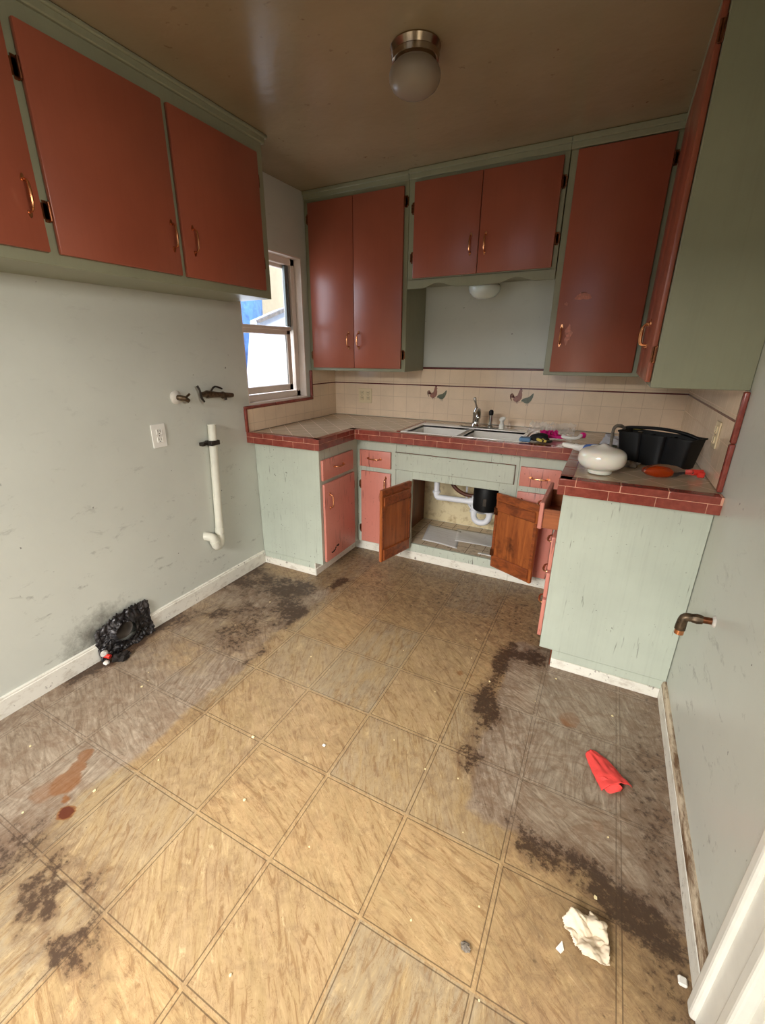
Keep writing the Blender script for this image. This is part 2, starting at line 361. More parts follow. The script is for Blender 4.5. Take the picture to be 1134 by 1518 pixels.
# ------------------------------------------------------------------ floor with stain map
def vnoise(x, y, f, seed):
    rs = np.random.RandomState(seed); g = rs.rand(64, 64)
    u, v = x * f + 100, y * f + 100; i, j = np.floor(u).astype(int), np.floor(v).astype(int); a, b = u - i, v - j
    a = a * a * (3 - 2 * a); b = b * b * (3 - 2 * b)
    q = lambda p, r: g[p % 64, r % 64]
    return (q(i, j) * (1 - a) + q(i + 1, j) * a) * (1 - b) + (q(i, j + 1) * (1 - a) + q(i + 1, j + 1) * a) * b
def fbm(x, y, f, seed, o=5):
    s = 0; w = 0
    for k in range(o): s = s + vnoise(x, y, f * 2 ** k, seed + k) * .6 ** k; w += .6 ** k
    return s / w - .5
def sst(e0, e1, x): t_ = np.clip((x - e0) / (e1 - e0), 0, 1); return t_ * t_ * (3 - 2 * t_)
NXF, NYF = 296, 540
xs = np.linspace(0, W, NXF + 1); ys = np.linspace(-4.3, 0, NYF + 1)
GX, GY = np.meshgrid(xs, ys, indexing='ij')
wx = GX + .10 * fbm(GX, GY, 5, 11); wy = GY + .10 * fbm(GX, GY, 5, 31)
def seg(px, py, pts):
    d = np.full(px.shape, 9.)
    for (x0, y0), (x1, y1) in zip(pts, pts[1:]):
        vx, vy = x1 - x0, y1 - y0; tt = np.clip(((px - x0) * vx + (py - y0) * vy) / (vx * vx + vy * vy), 0, 1)
        d = np.minimum(d, np.hypot(px - x0 - tt * vx, py - y0 - tt * vy))
    return d
# patch where an appliance stood along the left wall, and another along the right wall
edgeL = .645
left = sst(.05, -.05, wx - edgeL) * sst(-.95, -1.15, wy)
right = sst(-.05, .05, wx - 1.74) * sst(-1.0, -1.15, wy) * sst(-2.14, -2.02, wy + .12 * (wx - 2.05))
worn = np.maximum(left * (.62 + .6 * fbm(GX, GY, 3, 3)) + left * .18 * sst(-1.9, -2.2, GY), right * .95)
grime = .85 * np.exp(-(seg(wx, wy, [(.64, -.95), (.62, -1.5), (.60, -1.95)]) / .05) ** 2)
grime = np.maximum(grime, .45 * np.exp(-(seg(wx, wy, [(.60, -1.95), (.67, -2.2), (.66, -2.45)]) / .035) ** 2))
grime = np.maximum(grime, .55 * left * sst(-2.1, -1.6, GY) + .25 * left)
grime = np.maximum(grime, .9 * np.exp(-(seg(wx, wy, [(.0, -.98), (.02, -1.8), (.03, -2.2), (.02, -2.6)]) / .07) ** 2))
grime = np.maximum(grime, 1.0 * np.exp(-(seg(wx, wy, [(1.72, -1.15), (1.69, -1.5), (1.71, -1.85), (1.80, -2.02)]) / .075) ** 2))
grime = np.maximum(grime, 1.0 * np.exp(-(seg(wx, wy, [(1.74, -1.98), (1.92, -2.08), (2.12, -2.11), (2.36, -2.17)]) / .085) ** 2))
grime = np.maximum(grime, .8 * np.exp(-(seg(wx, wy, [(1.85, -1.16), (1.87, -1.2), (1.75, -1.2)]) / .07) ** 2))
pm = np.clip(.92 + 2.6 * fbm(GX, GY, 5, 71), .3, 1.3)
grime = grime * pm
grime = np.maximum(grime, .60 * sst(-1.55, -.85, wy + .1 * wx) + .25 * fbm(GX, GY, 8, 400) * sst(-1.55, -.85, wy))
grime = np.maximum(grime, (.62 + .5 * fbm(GX, GY, 5, 500)) * sst(2.08, 2.28, wx))
grime = np.maximum(grime, 1.0 * sst(.36, .12, np.hypot((wx - .84) / 1.3, (wy + 2.93))) * sst(-.1, .15, fbm(GX, GY, 6, 91) + .1))
grime = np.maximum(grime, .8 * np.exp(-(np.hypot(wx - .62, wy + 2.80) / .17) ** 2))
grime = np.maximum(grime, .48 * sst(1.75, 2.0, wx) * sst(-2.1, -2.2, wy))
grime = np.maximum(grime, .22 + .5 * fbm(GX, GY, 4, 200))
def blob(cx, cy, r, w=.25): 
    return sst(r * (1 + w), r * (1 - w), np.hypot(GX - cx + .035 * fbm(GX, GY, 18, 7), GY - cy + .035 * fbm(GX, GY, 18, 57)))
spill = np.maximum.reduce([.58 * blob(.475, -2.515, .030), .6 * blob(.50, -2.56, .035), .62 * blob(.525, -2.61, .05), .5 * blob(.50, -2.66, .05, .6), .6 * blob(.585, -2.64, .018), .98 * blob(.635, -2.665, .026)])
ring = np.hypot(GX - 2.017, (GY + 1.462) / 1.1)
spill = np.maximum(spill, .45 * blob(2.02, -1.50, .045) + .40 * np.exp(-((ring - .075) / .02) ** 2) * sst(-.2, .1, fbm(GX, GY, 9, 5)))
spill = np.maximum(spill, .42 * blob(2.13, -1.92, .035, .5)); spill = np.maximum(spill, .55 * blob(1.555, -1.455, .02, .5)); spill = np.maximum(spill, .5 * blob(1.60, -1.45, .014, .5))
me = bpy.data.meshes.new('floor'); nv = (NXF + 1) * (NYF + 1)
co = np.stack([GX.ravel(), GY.ravel(), np.zeros(nv)], 1)
idx = np.arange(nv).reshape(NXF + 1, NYF + 1)
qf = np.stack([idx[:-1, :-1], idx[1:, :-1], idx[1:, 1:], idx[:-1, 1:]], -1).reshape(-1, 4)
me.vertices.add(nv); me.vertices.foreach_set('co', co.ravel()); me.loops.add(qf.size); me.loops.foreach_set('vertex_index', qf.ravel())
me.polygons.add(len(qf)); me.polygons.foreach_set('loop_start', np.arange(0, qf.size, 4)); me.update(calc_edges=True)
ca = me.color_attributes.new('stain', 'FLOAT_COLOR', 'POINT')
ca.data.foreach_set('color', np.stack([np.clip(worn, 0, 1).ravel(), np.clip(grime, 0, 1).ravel(), np.clip(spill, 0, 1).ravel(), np.ones(nv)], 1).ravel())
me.materials.append(M['vinyl_floor']); fl = bpy.data.objects.new('floor', me); COL.objects.link(fl); fl['kind'] = 'structure'
struct('floor_slab', MB().box(-.15, W + 1.3, -4.45, .12, -.12, -.004), 'dark_gap')
struct('ceiling', MB().box(-.16, W + 1.3, -4.45, .12, H, H + .14), 'ceiling_paint')

# ------------------------------------------------------------------ walls
WY0, WY1, WZ0, WZ1 = -.995, -.385, 1.07, 1.967        # window opening in the left wall
HY, HZ, HR = -2.035, .095, .050                          # duct hole in the left wall
mb = MB()
T = .14
mb.box(-T, 0, WY1, 0, 0, H); mb.box(-T, 0, WY0, WY1, 0, WZ0); mb.box(-T, 0, WY0, WY1, WZ1, H)
mb.box(-T, 0, -1.95, WY0, 0, H); mb.box(-T, 0, -2.12, -1.95, .16, H); mb.box(-T, 0, -2.12, -1.95, 0, .04); mb.box(-T, 0, -4.3, -2.12, 0, H)
struct('wall_left', mb, 'wall_paint')
struct('wall_back', MB().box(-T, W + T, 0, .12, 0, H), 'wall_paint')
DY0, DY1 = -2.385, -3.25                                 # doorway in the right wall
struct('wall_right', MB().box(W, W + .12, DY0, 0, 0, H).box(W, W + .12, -4.3, DY1, 0, H).box(W, W + .12, DY1, DY0, 2.05, H), 'wall_paint')
struct('wall_rear', MB().box(-T, .35, -4.42, -4.3, 0, H).box(1.55, W + .12, -4.42, -4.3, 0, H).box(.35, 1.55, -4.42, -4.3, 2.1, H), 'wall_paint')
struct('wall_hall', MB().box(W + .12, W + 1.2, -2.0, -1.88, 0, H).box(W + .12, W + 1.2, -4.0, -3.88, 0, H).box(W + 1.2, W + 1.3, -4.45, -1.88, 0, H), 'white_trim')
# door casing and jamb
mb = MB().box(W - .020, W, DY0 + .005, DY0 + .125, 0, 2.1, .006, seg=2).box(W - .032, W, DY0 + .095, DY0 + .13, 0, 2.1, .009, seg=3).box(W - .028, W, DY0 - .004, DY0 + .03, 0, 2.1, .008, seg=3)
struct('trim_1', mb, 'white_trim')
struct('trim_2', MB().box(W - .004, W + .14, DY0 - .03, DY0, 0, 2.07, .003), 'white_trim')
# baseboards
BB = .0885
struct('baseboard_left', MB().prism([(0, 0), (.014, 0), (.014, BB - .012), (.010, BB - .010), (.010, BB - .003), (.004, BB), (0, BB)], -1.915, -.985, 'y')
       .prism([(0, 0), (.014, 0), (.014, BB - .012), (.010, BB - .010), (.010, BB - .003), (.004, BB), (0, BB)], -4.3, -2.165, 'y'), 'dirty_white_trim')
struct('baseboard_right', MB().prism([(W, 0), (W - .016, 0), (W - .016, BB - .028), (W - .012, BB - .024), (W, BB - .024)], DY0 + .12, -1.203, 'y'), 'dirty_white_trim')
struct('trim_3', MB().prism([(W, BB - .024), (W - .015, BB - .024), (W - .015, BB - .016), (W - .012, BB - .005), (W - .006, BB), (W, BB)], DY0 + .12, -1.203, 'y'), 'chipped_brown_trim')

# ------------------------------------------------------------------ window
WX = -.05
mb = MB()
def frame(mb, x0, x1, y0, y1, z0, z1, w, bev=.003):
    mb.box(x0, x1, y0, y1, z1 - w, z1, bev).box(x0, x1, y0, y1, z0, z0 + w, bev).box(x0, x1, y0, y0 + w, z0, z1, bev).box(x0, x1, y1 - w, y1, z0, z1, bev)
mb.box(WX - .09, 0, WY1 - .008, WY1, WZ0, WZ1).box(WX - .09, 0, WY0, WY0 + .008, WZ0, WZ1).box(WX - .09, 0, WY0, WY1, WZ1 - .008, WZ1)
mb.box(WX - .09, .004, WY0, WY1, WZ0 - .002, WZ0 + .014)
frame(mb, WX - .06, WX, WY0 + .006, WY1 - .012, WZ0 + .012, WZ1 - .006, .042)
wf = mb.build('window_1', 'vinyl_window', kind='structure')
# upper fixed sash
mb = MB(); frame(mb, WX - .055, WX - .030, -.955, -.435, 1.515, 1.925, .026); mb.build('upper_sash', 'vinyl_window', wf)
mb = MB(); mb.box(WX - .046, WX - .042, -.93, -.46, 1.54, 1.90); mb.build('upper_pane', 'window_glass', wf)
mb = MB().box(WX - .028, WX - .008, -.492, -.452, 1.55, 1.915, .002).box(WX - .026, WX - .004, -.475, -.460, 1.52, 1.83, .002); mb.build('window_track', 'window_dark_seal', wf)
# lower sash, raised a finger above the sill
ls = MB(); frame(ls, WX - .030, WX - .002, -.975, -.472, 1.130, 1.535, .042); ls.box(WX - .03, WX + .004, -.975, -.472, 1.520, 1.542, .003)
ls = ls.build('lower_sash', 'vinyl_window', wf)
MB().box(WX - .018, WX - .014, -.945, -.505, 1.165, 1.50).build('lower_pane', 'window_glass', wf)
MB().box(WX - .0135, WX - .010, -.517, -.511, 1.172, 1.495).build('sash_seal', 'window_dark_seal', wf)

# ------------------------------------------------------------------ outside
bw = MB().prism([(.6, -.3), (1.72, -.3), (1.79, 1.0), (1.98, 1.80), (2.53, 1.975), (3.6, 2.25), (3.6, -.3)], -2.62, -2.5, 'x').build('white_outbuilding', 'stucco_white')
tag(bw, 'white stucco outbuilding wall with a sloping top seen through the window', 'building')
nb = MB().box(-4.2, -3.6, 2.45, 6.5, -.3, 4.6).build('cream_house', 'stucco_cream'); tag(nb, 'sunlit cream neighbouring house wall above the white outbuilding', 'building')
re_ = MB().prism([(1.95, 1.80), (2.53, 1.985), (3.6, 2.26), (3.6, 2.22), (2.53, 1.94), (1.97, 1.765)], -2.49, -2.44, 'x').build('roof_edging', 'roof_edge'); tag(re_, 'thin grey weathered edging along the top of the white outbuilding', 'roof edging')
mb = MB().sheet(24, 24, lambda u, v: (-3.05 + .10 * math.sin(9 * u + 4 * v) + .04 * math.sin(23 * u), .5 + 2.4 * u, -.3 + 4.1 * v))
tp = mb.build('blue_tarp', 'blue_tarp', smooth=True, solid=.01); tag(tp, 'bright blue tarpaulin hanging outside left of the white outbuilding', 'tarpaulin')
g = MB().box(-9, -.16, -6, 9, -.4, -.3).build('outside_ground', 'outside_ground'); g['kind'] = 'structure'
g = MB().box(-9, 9, -14, -4.46, -.2, -.12).build('outside_patio', 'outside_ground'); g['kind'] = 'structure'

# ------------------------------------------------------------------ hardware
def add_pull(mb, c, n, u, L=.118, lift=.026):
    """classic arched pull: c centre on face, n outward normal, u long axis"""
    c, n, u = Vector(c), Vector(n), Vector(u); h = L / 2; w = n.cross(u)
    pts = [c - u * h * .70 + n * .002, c - u * h * .68 + n * lift * .55, c - u * h * .5 + n * lift * .92, c + n * lift, c + u * h * .5 + n * lift * .92, c + u * h * .68 + n * lift * .55, c + u * h * .70 + n * .002]
    mb.tube(pts, [.0045, .0032, .0042, .0058, .0042, .0032, .0045], 8, smooth=4)
    for sg in (-1, 1):
        e = c + u * sg * h * .70; q = c + u * sg * h * 1.02
        vs = []
        for k in range(9):
            a = math.pi * k / 8
            vs.append(e + u * sg * (math.sin(a) * h * .34 - .004) + w * math.cos(a) * .0065)
        n_ = len(vs); top = [p + n * .003 for p in vs]; bot = [p + n * .0002 for p in vs]
        mb._add(top + bot, [list(range(n_)), list(range(2 * n_ - 1, n_ - 1, -1))] + [[i, (i + 1) % n_, n_ + (i + 1) % n_, n_ + i] for i in range(n_)])
def pull(parent, c, n, u, mat='copper', L=.118, name='handle'):
    mb = MB(); add_pull(mb, c, n, u, L); return mb.build(name, mat, parent, smooth=True)
def hinge(parent, c, n, side, mat='dark_copper'):
    """surface hinge: leaf on the frame, barrel against the door edge; side = direction away from the door"""
    c, n, s_ = Vector(c), Vector(n), Vector(side); z = Vector((0, 0, 1)); mb = MB()
    a = Matrix((s_, n, z)).transposed().to_4x4(); a.translation = c
    mb.box(.004, .024, .0002, .003, -.022, .022, .001, a); mb.box(.004, .018, .0002, .003, -.030, .030, .001, a)
    mb.tube([c + s_ * .004 + n * .012 - z * .026, c + s_ * .004 + n * .012 + z * .026], .0042, 8)
    mb.box(-.002, .006, .002, .012, -.028, .028, .001, a)
    return mb.build('hinge', mat, parent, smooth=True)
GAP = .0015; DT = .0175
def slab(a0, a1, z0, z1, face, plane, mat, parent, name='door'):
    """lipped door or drawer front standing proud of a face frame. face: '-y' or '+x' or '-x'"""
    mb = MB()
    if face == '-y': mb.box(a0, a1, plane - GAP - DT, plane - GAP, z0, z1, .004, seg=2)
    if face == '+x': mb.box(plane + GAP, plane + GAP + DT, a0, a1, z0, z1, .004, seg=2)
    if face == '-x': mb.box(plane - GAP - DT, plane - GAP, a0, a1, z0, z1, .004, seg=2)
    return mb.build(name, mat, parent, smooth=True)
NRM = {'-y': Vector((0, -1, 0)), '+x': Vector((1, 0, 0)), '-x': Vector((-1, 0, 0))}
def fpt(face, plane, a, z, out=GAP + DT):
    n = NRM[face]
    return (Vector((a, plane, z)) if face == '-y' else Vector((plane, a, z))) + n * out
def fdoor(parent, face, plane, a0, a1, z0, z1, mat, hnd=None, hside=0, hz=(), name='door', L=.118):
    """door with handle at hnd=(a, z) and hinges on side hside (-1 low, +1 high coordinate)"""
    d = slab(a0, a1, z0, z1, face, plane, mat, parent, name)
    n = NRM[face]
    if hnd: pull(d, fpt(face, plane, hnd[0], hnd[1]), n, (0, 0, 1) if name == 'door' else ((1, 0, 0) if face == '-y' else (0, 1, 0)), L=L)
    ax = Vector((1, 0, 0)) if face == '-y' else Vector((0, 1, 0))
    for z in hz: hinge(d, fpt(face, plane, a1 if hside > 0 else a0, z, 0), n, ax * hside)
    return d
ZT = 2.283; GU, SU, GP, SP = 'green_shaded_paint', 'salmon_shaded_paint', 'green_paint', 'salmon_paint'

# ------------------------------------------------------------------ wall cupboards
# left wall
UL, ULY = .294, -1.067
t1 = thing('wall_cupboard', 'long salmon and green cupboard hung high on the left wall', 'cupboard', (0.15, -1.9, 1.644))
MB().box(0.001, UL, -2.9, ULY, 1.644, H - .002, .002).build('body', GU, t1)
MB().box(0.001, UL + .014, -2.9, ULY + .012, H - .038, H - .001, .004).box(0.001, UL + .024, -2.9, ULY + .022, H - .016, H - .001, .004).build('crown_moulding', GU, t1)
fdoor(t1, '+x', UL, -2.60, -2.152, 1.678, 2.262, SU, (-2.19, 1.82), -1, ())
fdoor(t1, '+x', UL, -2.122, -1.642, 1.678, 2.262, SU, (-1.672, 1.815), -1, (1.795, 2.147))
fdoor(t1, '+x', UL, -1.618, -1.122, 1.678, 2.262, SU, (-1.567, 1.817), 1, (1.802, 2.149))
# back wall, left
UY, X1, X2, ZB = -.328, .748, 1.6016, 1.260
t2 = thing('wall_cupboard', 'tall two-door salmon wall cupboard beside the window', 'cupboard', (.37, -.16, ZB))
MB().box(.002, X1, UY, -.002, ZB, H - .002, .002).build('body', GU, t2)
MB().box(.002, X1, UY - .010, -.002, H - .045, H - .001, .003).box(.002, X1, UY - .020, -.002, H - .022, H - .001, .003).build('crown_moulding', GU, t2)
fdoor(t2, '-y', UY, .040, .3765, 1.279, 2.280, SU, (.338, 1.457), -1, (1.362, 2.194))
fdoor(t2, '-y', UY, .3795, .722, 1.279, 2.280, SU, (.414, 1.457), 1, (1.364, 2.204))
# over the sink
t3 = thing('wall_cupboard', 'short two-door salmon cupboard with scalloped valance above the sink', 'cupboard', (1.17, -.16, 1.79))
MB().box(X1 + .004, X2 - .004, UY - .006, -.002, 1.790, H - .002, .002).build('body', GU, t3)
MB().box(X1 + .004, X2 + .0, UY - .020, -.002, H - .048, H - .001, .003).box(X1 + .004, X2, UY - .032, -.002, H - .024, H - .001, .003).build('crown_moulding', GU, t3)
pts = []
for i in range(61):
    x = X1 + .004 + (X2 - X1 - .008) * i / 60; s_ = abs(x - 1.175) / (.4268)
    if s_ > .76: z = 1.745
    elif s_ > .30: z = 1.745 + .024 * (.5 - .5 * math.cos(2 * math.pi * (s_ - .30) / .46)) ** .75
    else: z = 1.745 - .004 * math.cos(s_ / .30 * math.pi / 2)
    pts.append((x, z))
MB().prism(pts + [(X2 - .004, 1.795), (X1 + .004, 1.795)], UY - .006, UY + .014, 'y').build('valance', GU, t3)
fdoor(t3, '-y', UY - .006, .790, 1.1785, 1.799, 2.284, SU, (1.136, 1.945), -1, (1.911, 2.161))
fdoor(t3, '-y', UY - .006, 1.1815, 1.575, 1.799, 2.284, SU, (1.218, 1.943), 1, (1.931, 2.176))
# back wall, right
t4 = thing('wall_cupboard', 'tall one-door salmon cupboard on the back wall with chipped paint round its handle', 'cupboard', (1.85, -.16, ZB))
MB().box(X2, 2.072, UY - .002, -.002, ZB, H - .002, .002).build('body', GU, t4)
MB().box(X2, 2.072, UY - .024, -.002, H - .050, H - .001, .003).box(X2, 2.072, UY - .036, -.002, H - .026, H - .001, .003).build('crown_moulding', GU, t4)
plain('chipped_paint', srgb(196, 128, 110), .6, var=.3, sc=50)
d4 = fdoor(t4, '-y', UY - .002, 1.634, 2.036, 1.279, 2.296, SU, (1.668, 1.465), 1, (2.2,))
for (cx, cz, rx, rz, sd) in ((1.703, 1.47, .016, .045, 1), (1.752, 1.655, .034, .018, 3), (1.675, 1.62, .008, .008, 5)):
    p = [(cx + rx * math.cos(a) * (1 + .35 * math.sin(3 * a + sd) + .2 * math.sin(7 * a)), cz + rz * math.sin(a) * (1 + .25 * math.cos(4 * a + sd))) for a in [2 * math.pi * k / 28 for k in range(28)]]
    MB().prism(p, UY - .002 - GAP - DT - .0005, UY - .002 - GAP - DT, 'y').build('chipped_patch', 'chipped_paint', d4)
# right wall
RX, RY = 2.074, -1.2006
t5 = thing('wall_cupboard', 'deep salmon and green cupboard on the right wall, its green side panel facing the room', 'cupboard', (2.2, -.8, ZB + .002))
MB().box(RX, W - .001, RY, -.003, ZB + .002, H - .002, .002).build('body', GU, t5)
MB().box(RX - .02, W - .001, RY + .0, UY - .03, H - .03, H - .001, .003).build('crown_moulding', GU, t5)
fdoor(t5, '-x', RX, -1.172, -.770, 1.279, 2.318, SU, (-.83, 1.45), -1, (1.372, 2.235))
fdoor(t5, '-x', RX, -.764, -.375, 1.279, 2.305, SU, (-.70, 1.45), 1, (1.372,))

# ------------------------------------------------------------------ base cupboards
ZC, ZN = .9155, .086; ZU = .8500; TOE = .058
AX, AY, CY, EX, GY_ = .493, -.982, -.519, 1.850, -1.201
b1 = thing('base_cupboard', 'base cupboard under the left end of the worktop with a pale green side panel', 'cupboard', (.25, -.75, 0))
MB().box(.002, AX, AY, CY - .001, ZN, ZU - .001, .002).box(.002, AX - TOE, AY, CY - .001, .0, ZN).build('body', GP, b1)
MB().box(.014, AX - TOE + .006, AY - .009, AY - .0005, 0, .0475, .002).box(AX - TOE + .0005, AX - TOE + .009, AY - .009, CY - TOE * 0 + .05, 0, .0475, .002).box(AX - TOE - .003, AX - TOE + .003, AY - .006, CY, .0, ZN).build('toe_board', 'dirty_white_trim', b1)
fdoor(b1, '+x', AX, -.968, -.606, .647, .774, SP, (-.79, .712), 0, (), 'drawer_front', .13)
d = fdoor(b1, '+x', AX, -.960, -.592, .100, .622, SP, (-.905, .505), 1, (.20, .53))
mb = MB()
for k in range(14):
    y = -.905 + .09 * random.random(); z = .138 + (y + .905) * .35 + .012 * random.random(); r_ = .004 + .008 * random.random()
    mb.prism([(y + r_ * math.cos(a) * random.uniform(.6, 1.3), z + .7 * r_ * math.sin(a) * random.uniform(.6, 1.3)) for a in [2 * math.pi * q / 9 for q in range(9)]], AX + GAP + DT, AX + GAP + DT + .0006, 'x')
mb.build('paint_chip', 'dark_gap', d)
b2 = thing('base_cupboard', 'narrow salmon base cupboard in the left inner corner of the worktop', 'cupboard', (.6, -.3, 0))
MB().box(.003, .785, CY, -.002, ZN, ZU - .001, .002).box(.003, .785, CY + TOE, -.002, 0, ZN).build('body', GP, b2)
MB().box(AX - .05, .785, CY + TOE - .009, CY + TOE - .0005, 0, ZN - .001, .002).build('toe_board', 'dirty_white_trim', b2)
fdoor(b2, '-y', CY, .521, .753, .652, .766, SP, (.635, .712), 0, (), 'drawer_front', .12)
fdoor(b2, '-y', CY, .531, .754, .098, .621, SP, (.722, .545), -1, (.19, .52))
# sink cupboard
SL, SR, Z0, Z1 = .905, 1.462, .145, .603
b3 = thing('sink_cupboard', 'green sink base cupboard with two open wooden-backed doors', 'cupboard', (1.18, -.3, 0))
L3, R3 = .787, 1.562
mb = MB().box(L3, SL, CY, CY + .019, ZN, ZU - .001, .0015).box(SR, R3, CY, CY + .019, ZN, ZU - .001, .0015).box(SL, SR, CY, CY + .019, Z1, ZU - .001, .0015).box(SL, SR, CY, CY + .019, ZN, Z0, .0015)
mb.build('face_frame', GP, b3)
MB().box(L3 + .002, L3 + .018, CY + .02, -.004, ZN, ZU - .05).build('side_panel', 'inner_wood', b3); MB().box(R3 - .018, R3 - .002, CY + .02, -.004, ZN, ZU - .05).build('side_panel', 'inner_wood', b3)
MB().box(L3 + .019, R3 - .019, -.016, -.004, Z0, ZU - .05).build('back_panel', 'cupboard_back', b3)
MB().box(L3 + .019, R3 - .019, CY + .020, -.017, Z0 - .018, Z0 - .002).build('cupboard_floor', 'cupboard_floor', b3)
MB().box(L3, R3, CY + TOE - .009, CY + TOE, 0, ZN - .001, .002).build('toe_board', 'dirty_white_trim', b3)
MB().box(.780, 1.545, CY - .0010, CY - .0002, .653, .772).build('painted_shadow_line', 'inner_wood', b3)  # dark sheet behind the false front, drawing its shadow line in colour
MB().box(.783, 1.542, CY - .014, CY - .0012, .656, .769, .005, seg=2).build('false_front', GP, b3)
def leaf(hx, hy, ex, ey, mir, zs=(.12, .60)):
    """door leaf hinged at (hx, hy) opening to free edge (ex, ey); wood side faces the cupboard opening"""
    L = math.hypot(ex - hx, ey - hy); ang = math.atan2(ey - hy, ex - hx)
    a = Matrix.Translation((hx, hy, 0)) @ Matrix.Rotation(ang, 4, 'Z')
    s = 1 if mir else -1        # local y side that carries the wooden back
    y0, y1 = (-.009, .009)
    d = MB().box(.0, L, y0, y1, zs[0], zs[1], .003, a).build('door', 'door_wood', b3)
    f = (y1 + .0004, y1 + .0020) if s < 0 else (y0 - .0020, y0 - .0004)
    MB().box(.001, L - .001, f[0], f[1], zs[0] + .002, zs[1] - .002, 0, a).build('painted_face', SP, d)
    w = (y0 - .011, y0 - .0004) if s < 0 else (y1 + .0004, y1 + .011)
    for (q0, q1) in ((zs[0] + .012, zs[0] + .085), (zs[1] - .105, zs[1] - .045)):
        MB().box(.014, L - .014, w[0], w[1], q0, q1, .004, a).build('batten', 'batten_wood', d)
    yv = (y0 - .0045, y0 - .0004) if s < 0 else (y1 + .0004, y1 + .0045)
    MB().box(.001, .018, yv[0], yv[1], zs[0] + .09, zs[1] - .11, .001, a).box(L - .020, L - .001, yv[0], yv[1], zs[0] + .09, zs[1] - .11, .001, a).box(.001, L - .001, yv[0], yv[1], zs[1] - .038, zs[1], .001, a).build('edge_strip', 'batten_wood', d)
    n3 = (a.to_3x3() @ Vector((0, -s, 0))) * -1 if False else a.to_3x3() @ Vector((0, 1 if s < 0 else -1, 0))
    pull(d, a @ Vector((L - .035, (y1 + .002) if s < 0 else (y0 - .002), zs[1] - .06)), n3, (0, 0, 1))
    for z in (zs[0] + .10, zs[1] - .11):
        mb = MB().box(-.002, .022, w[0] - .001, w[1] * 0 + (w[0] + .002), z - .022, z + .022, .001, a)
        mb.tube([a @ Vector((-.005, 0, z - .024)), a @ Vector((-.005, 0, z + .024))], .005, 8); mb.build('hinge', 'dark_copper', d, smooth=True)
leaf(.902, -.548, .831, -.832, True)
leaf(1.465, -.545, 1.722, -.668, False)
b4 = thing('base_cupboard', 'narrow salmon base cupboard right of the sink, behind the open wooden door', 'cupboard', (1.7, -.3, 0))
MB().box(R3 + .001, EX - .002, CY, -.002, ZN, ZU - .001, .002).box(R3 + .001, EX - .002, CY + TOE, -.002, 0, ZN).build('body', GP, b4)
MB().box(R3 + .001, EX + .05, CY + TOE - .009, CY + TOE - .0005, 0, ZN - .001, .002).build('toe_board', 'dirty_white_trim', b4)
fdoor(b4, '-y', CY, 1.573, 1.790, .656, .770, SP, (1.682, .712), 0, (), 'drawer_front', .12)
fdoor(b4, '-y', CY, 1.570, 1.790, .100, .622, SP, (1.60, .53), 1, (.19, .52))
# right leg: drawer stack, seen edge-on; the top drawer is pulled out
b5 = thing('base_cupboard', 'base cupboard under the right end of the worktop, big pale green scratched side panel', 'cupboard', (2.1, -.8, 0))
MB().box(EX, W - .002, GY_, GY_ + .02, ZN, ZU - .001, .002).box(EX + TOE, W - .002, GY_, GY_ + .02, 0, ZN).box(EX, EX + .019, GY_ + .02, -.80, ZN, .64).box(EX, EX + .019, GY_ + .02, -.80, .775, ZU - .001).box(EX, EX + .019, -.80, CY - .002, ZN, ZU - .001).box(EX + .019, W - .002, GY_ + .02, -.002, ZN, .60).box(W - .02, W - .002, GY_ + .02, -.002, .6, ZU - .002).build('body', GP, b5)
MB().box(EX + TOE, W - .017, GY_ - .009, GY_ - .0005, 0, .0475, .002).build('toe_board', 'dirty_white_trim', b5)
MB().box(EX + TOE - .006, EX + TOE - .0005, GY_ + .004, CY, 0, ZN).build('toe_panel', 'inner_wood', b5)
OUT = .068
dr = MB().box(EX - OUT - DT, EX - OUT, -1.172, -.815, .655, .775, .003).build('drawer_front', SP, b5)
MB().box(EX - OUT + .0005, EX + .25, -1.160, -1.147, .658, .745).box(EX - OUT + .0005, EX + .25, -.84, -.827, .658, .745).box(EX - OUT + .0005, EX + .25, -1.147, -.84, .658, .666).build('drawer_box', 'drawer_wood', dr)
pull(dr, (EX - OUT - DT, -.99, .715), (-1, 0, 0), (0, 1, 0))
for (z0, z1) in ((.475, .632), (.337, .460), (.135, .325)):
    q = fdoor(b5, '-x', EX - .0, -1.185, -.815, z0, z1, SP, (-1.0, (z0 + z1) / 2), 0, (), 'drawer_front')
fdoor(b5, '-x', EX, -.80, -.60, .100, .770, SP, None, 0, ())

# ------------------------------------------------------------------ worktop
A_, B_, C_, E_, G_ = -1.0454, .5416, -.6333, 1.8295, -1.2699
ct = thing('worktop', 'U-shaped tiled worktop with brick-red edge tiles and beige diagonal tiles', 'worktop', (.3, -.5, ZU))
SK = (.835, 1.565, -.575, -.165)     # sink cut-out
fz0, fz1 = ZU + .001, ZC - .003
q = .05
mb = MB().box(.001, B_ - q, A_ + q, -.001, fz0, fz1).box(B_ - q, SK[0], C_ + q, -.001, fz0, fz1).box(SK[0], SK[1], SK[3], -.001, fz0, fz1).box(SK[1], E_ + q, C_ + q, -.001, fz0, fz1).box(E_ + q, W - .001, G_ + q, -.001, fz0, fz1)
mb.build('tile_field', 'field_tile', ct)
gi = .0015
mb = MB().box(.001, B_ - gi, A_ + gi, A_ + q, fz0, ZC - gi).box(B_ - q, B_ - gi, A_ + q, C_ + q, fz0, ZC - gi).box(B_ - q, E_ + q, C_ + gi, C_ + q, fz0, ZC - gi).box(E_ + gi, E_ + q, G_ + q, C_ + gi, fz0, ZC - gi).box(E_ + gi, W - .001, G_ + gi, G_ + q, fz0, ZC - gi)
mb.build('grout', 'pink_grout', ct)
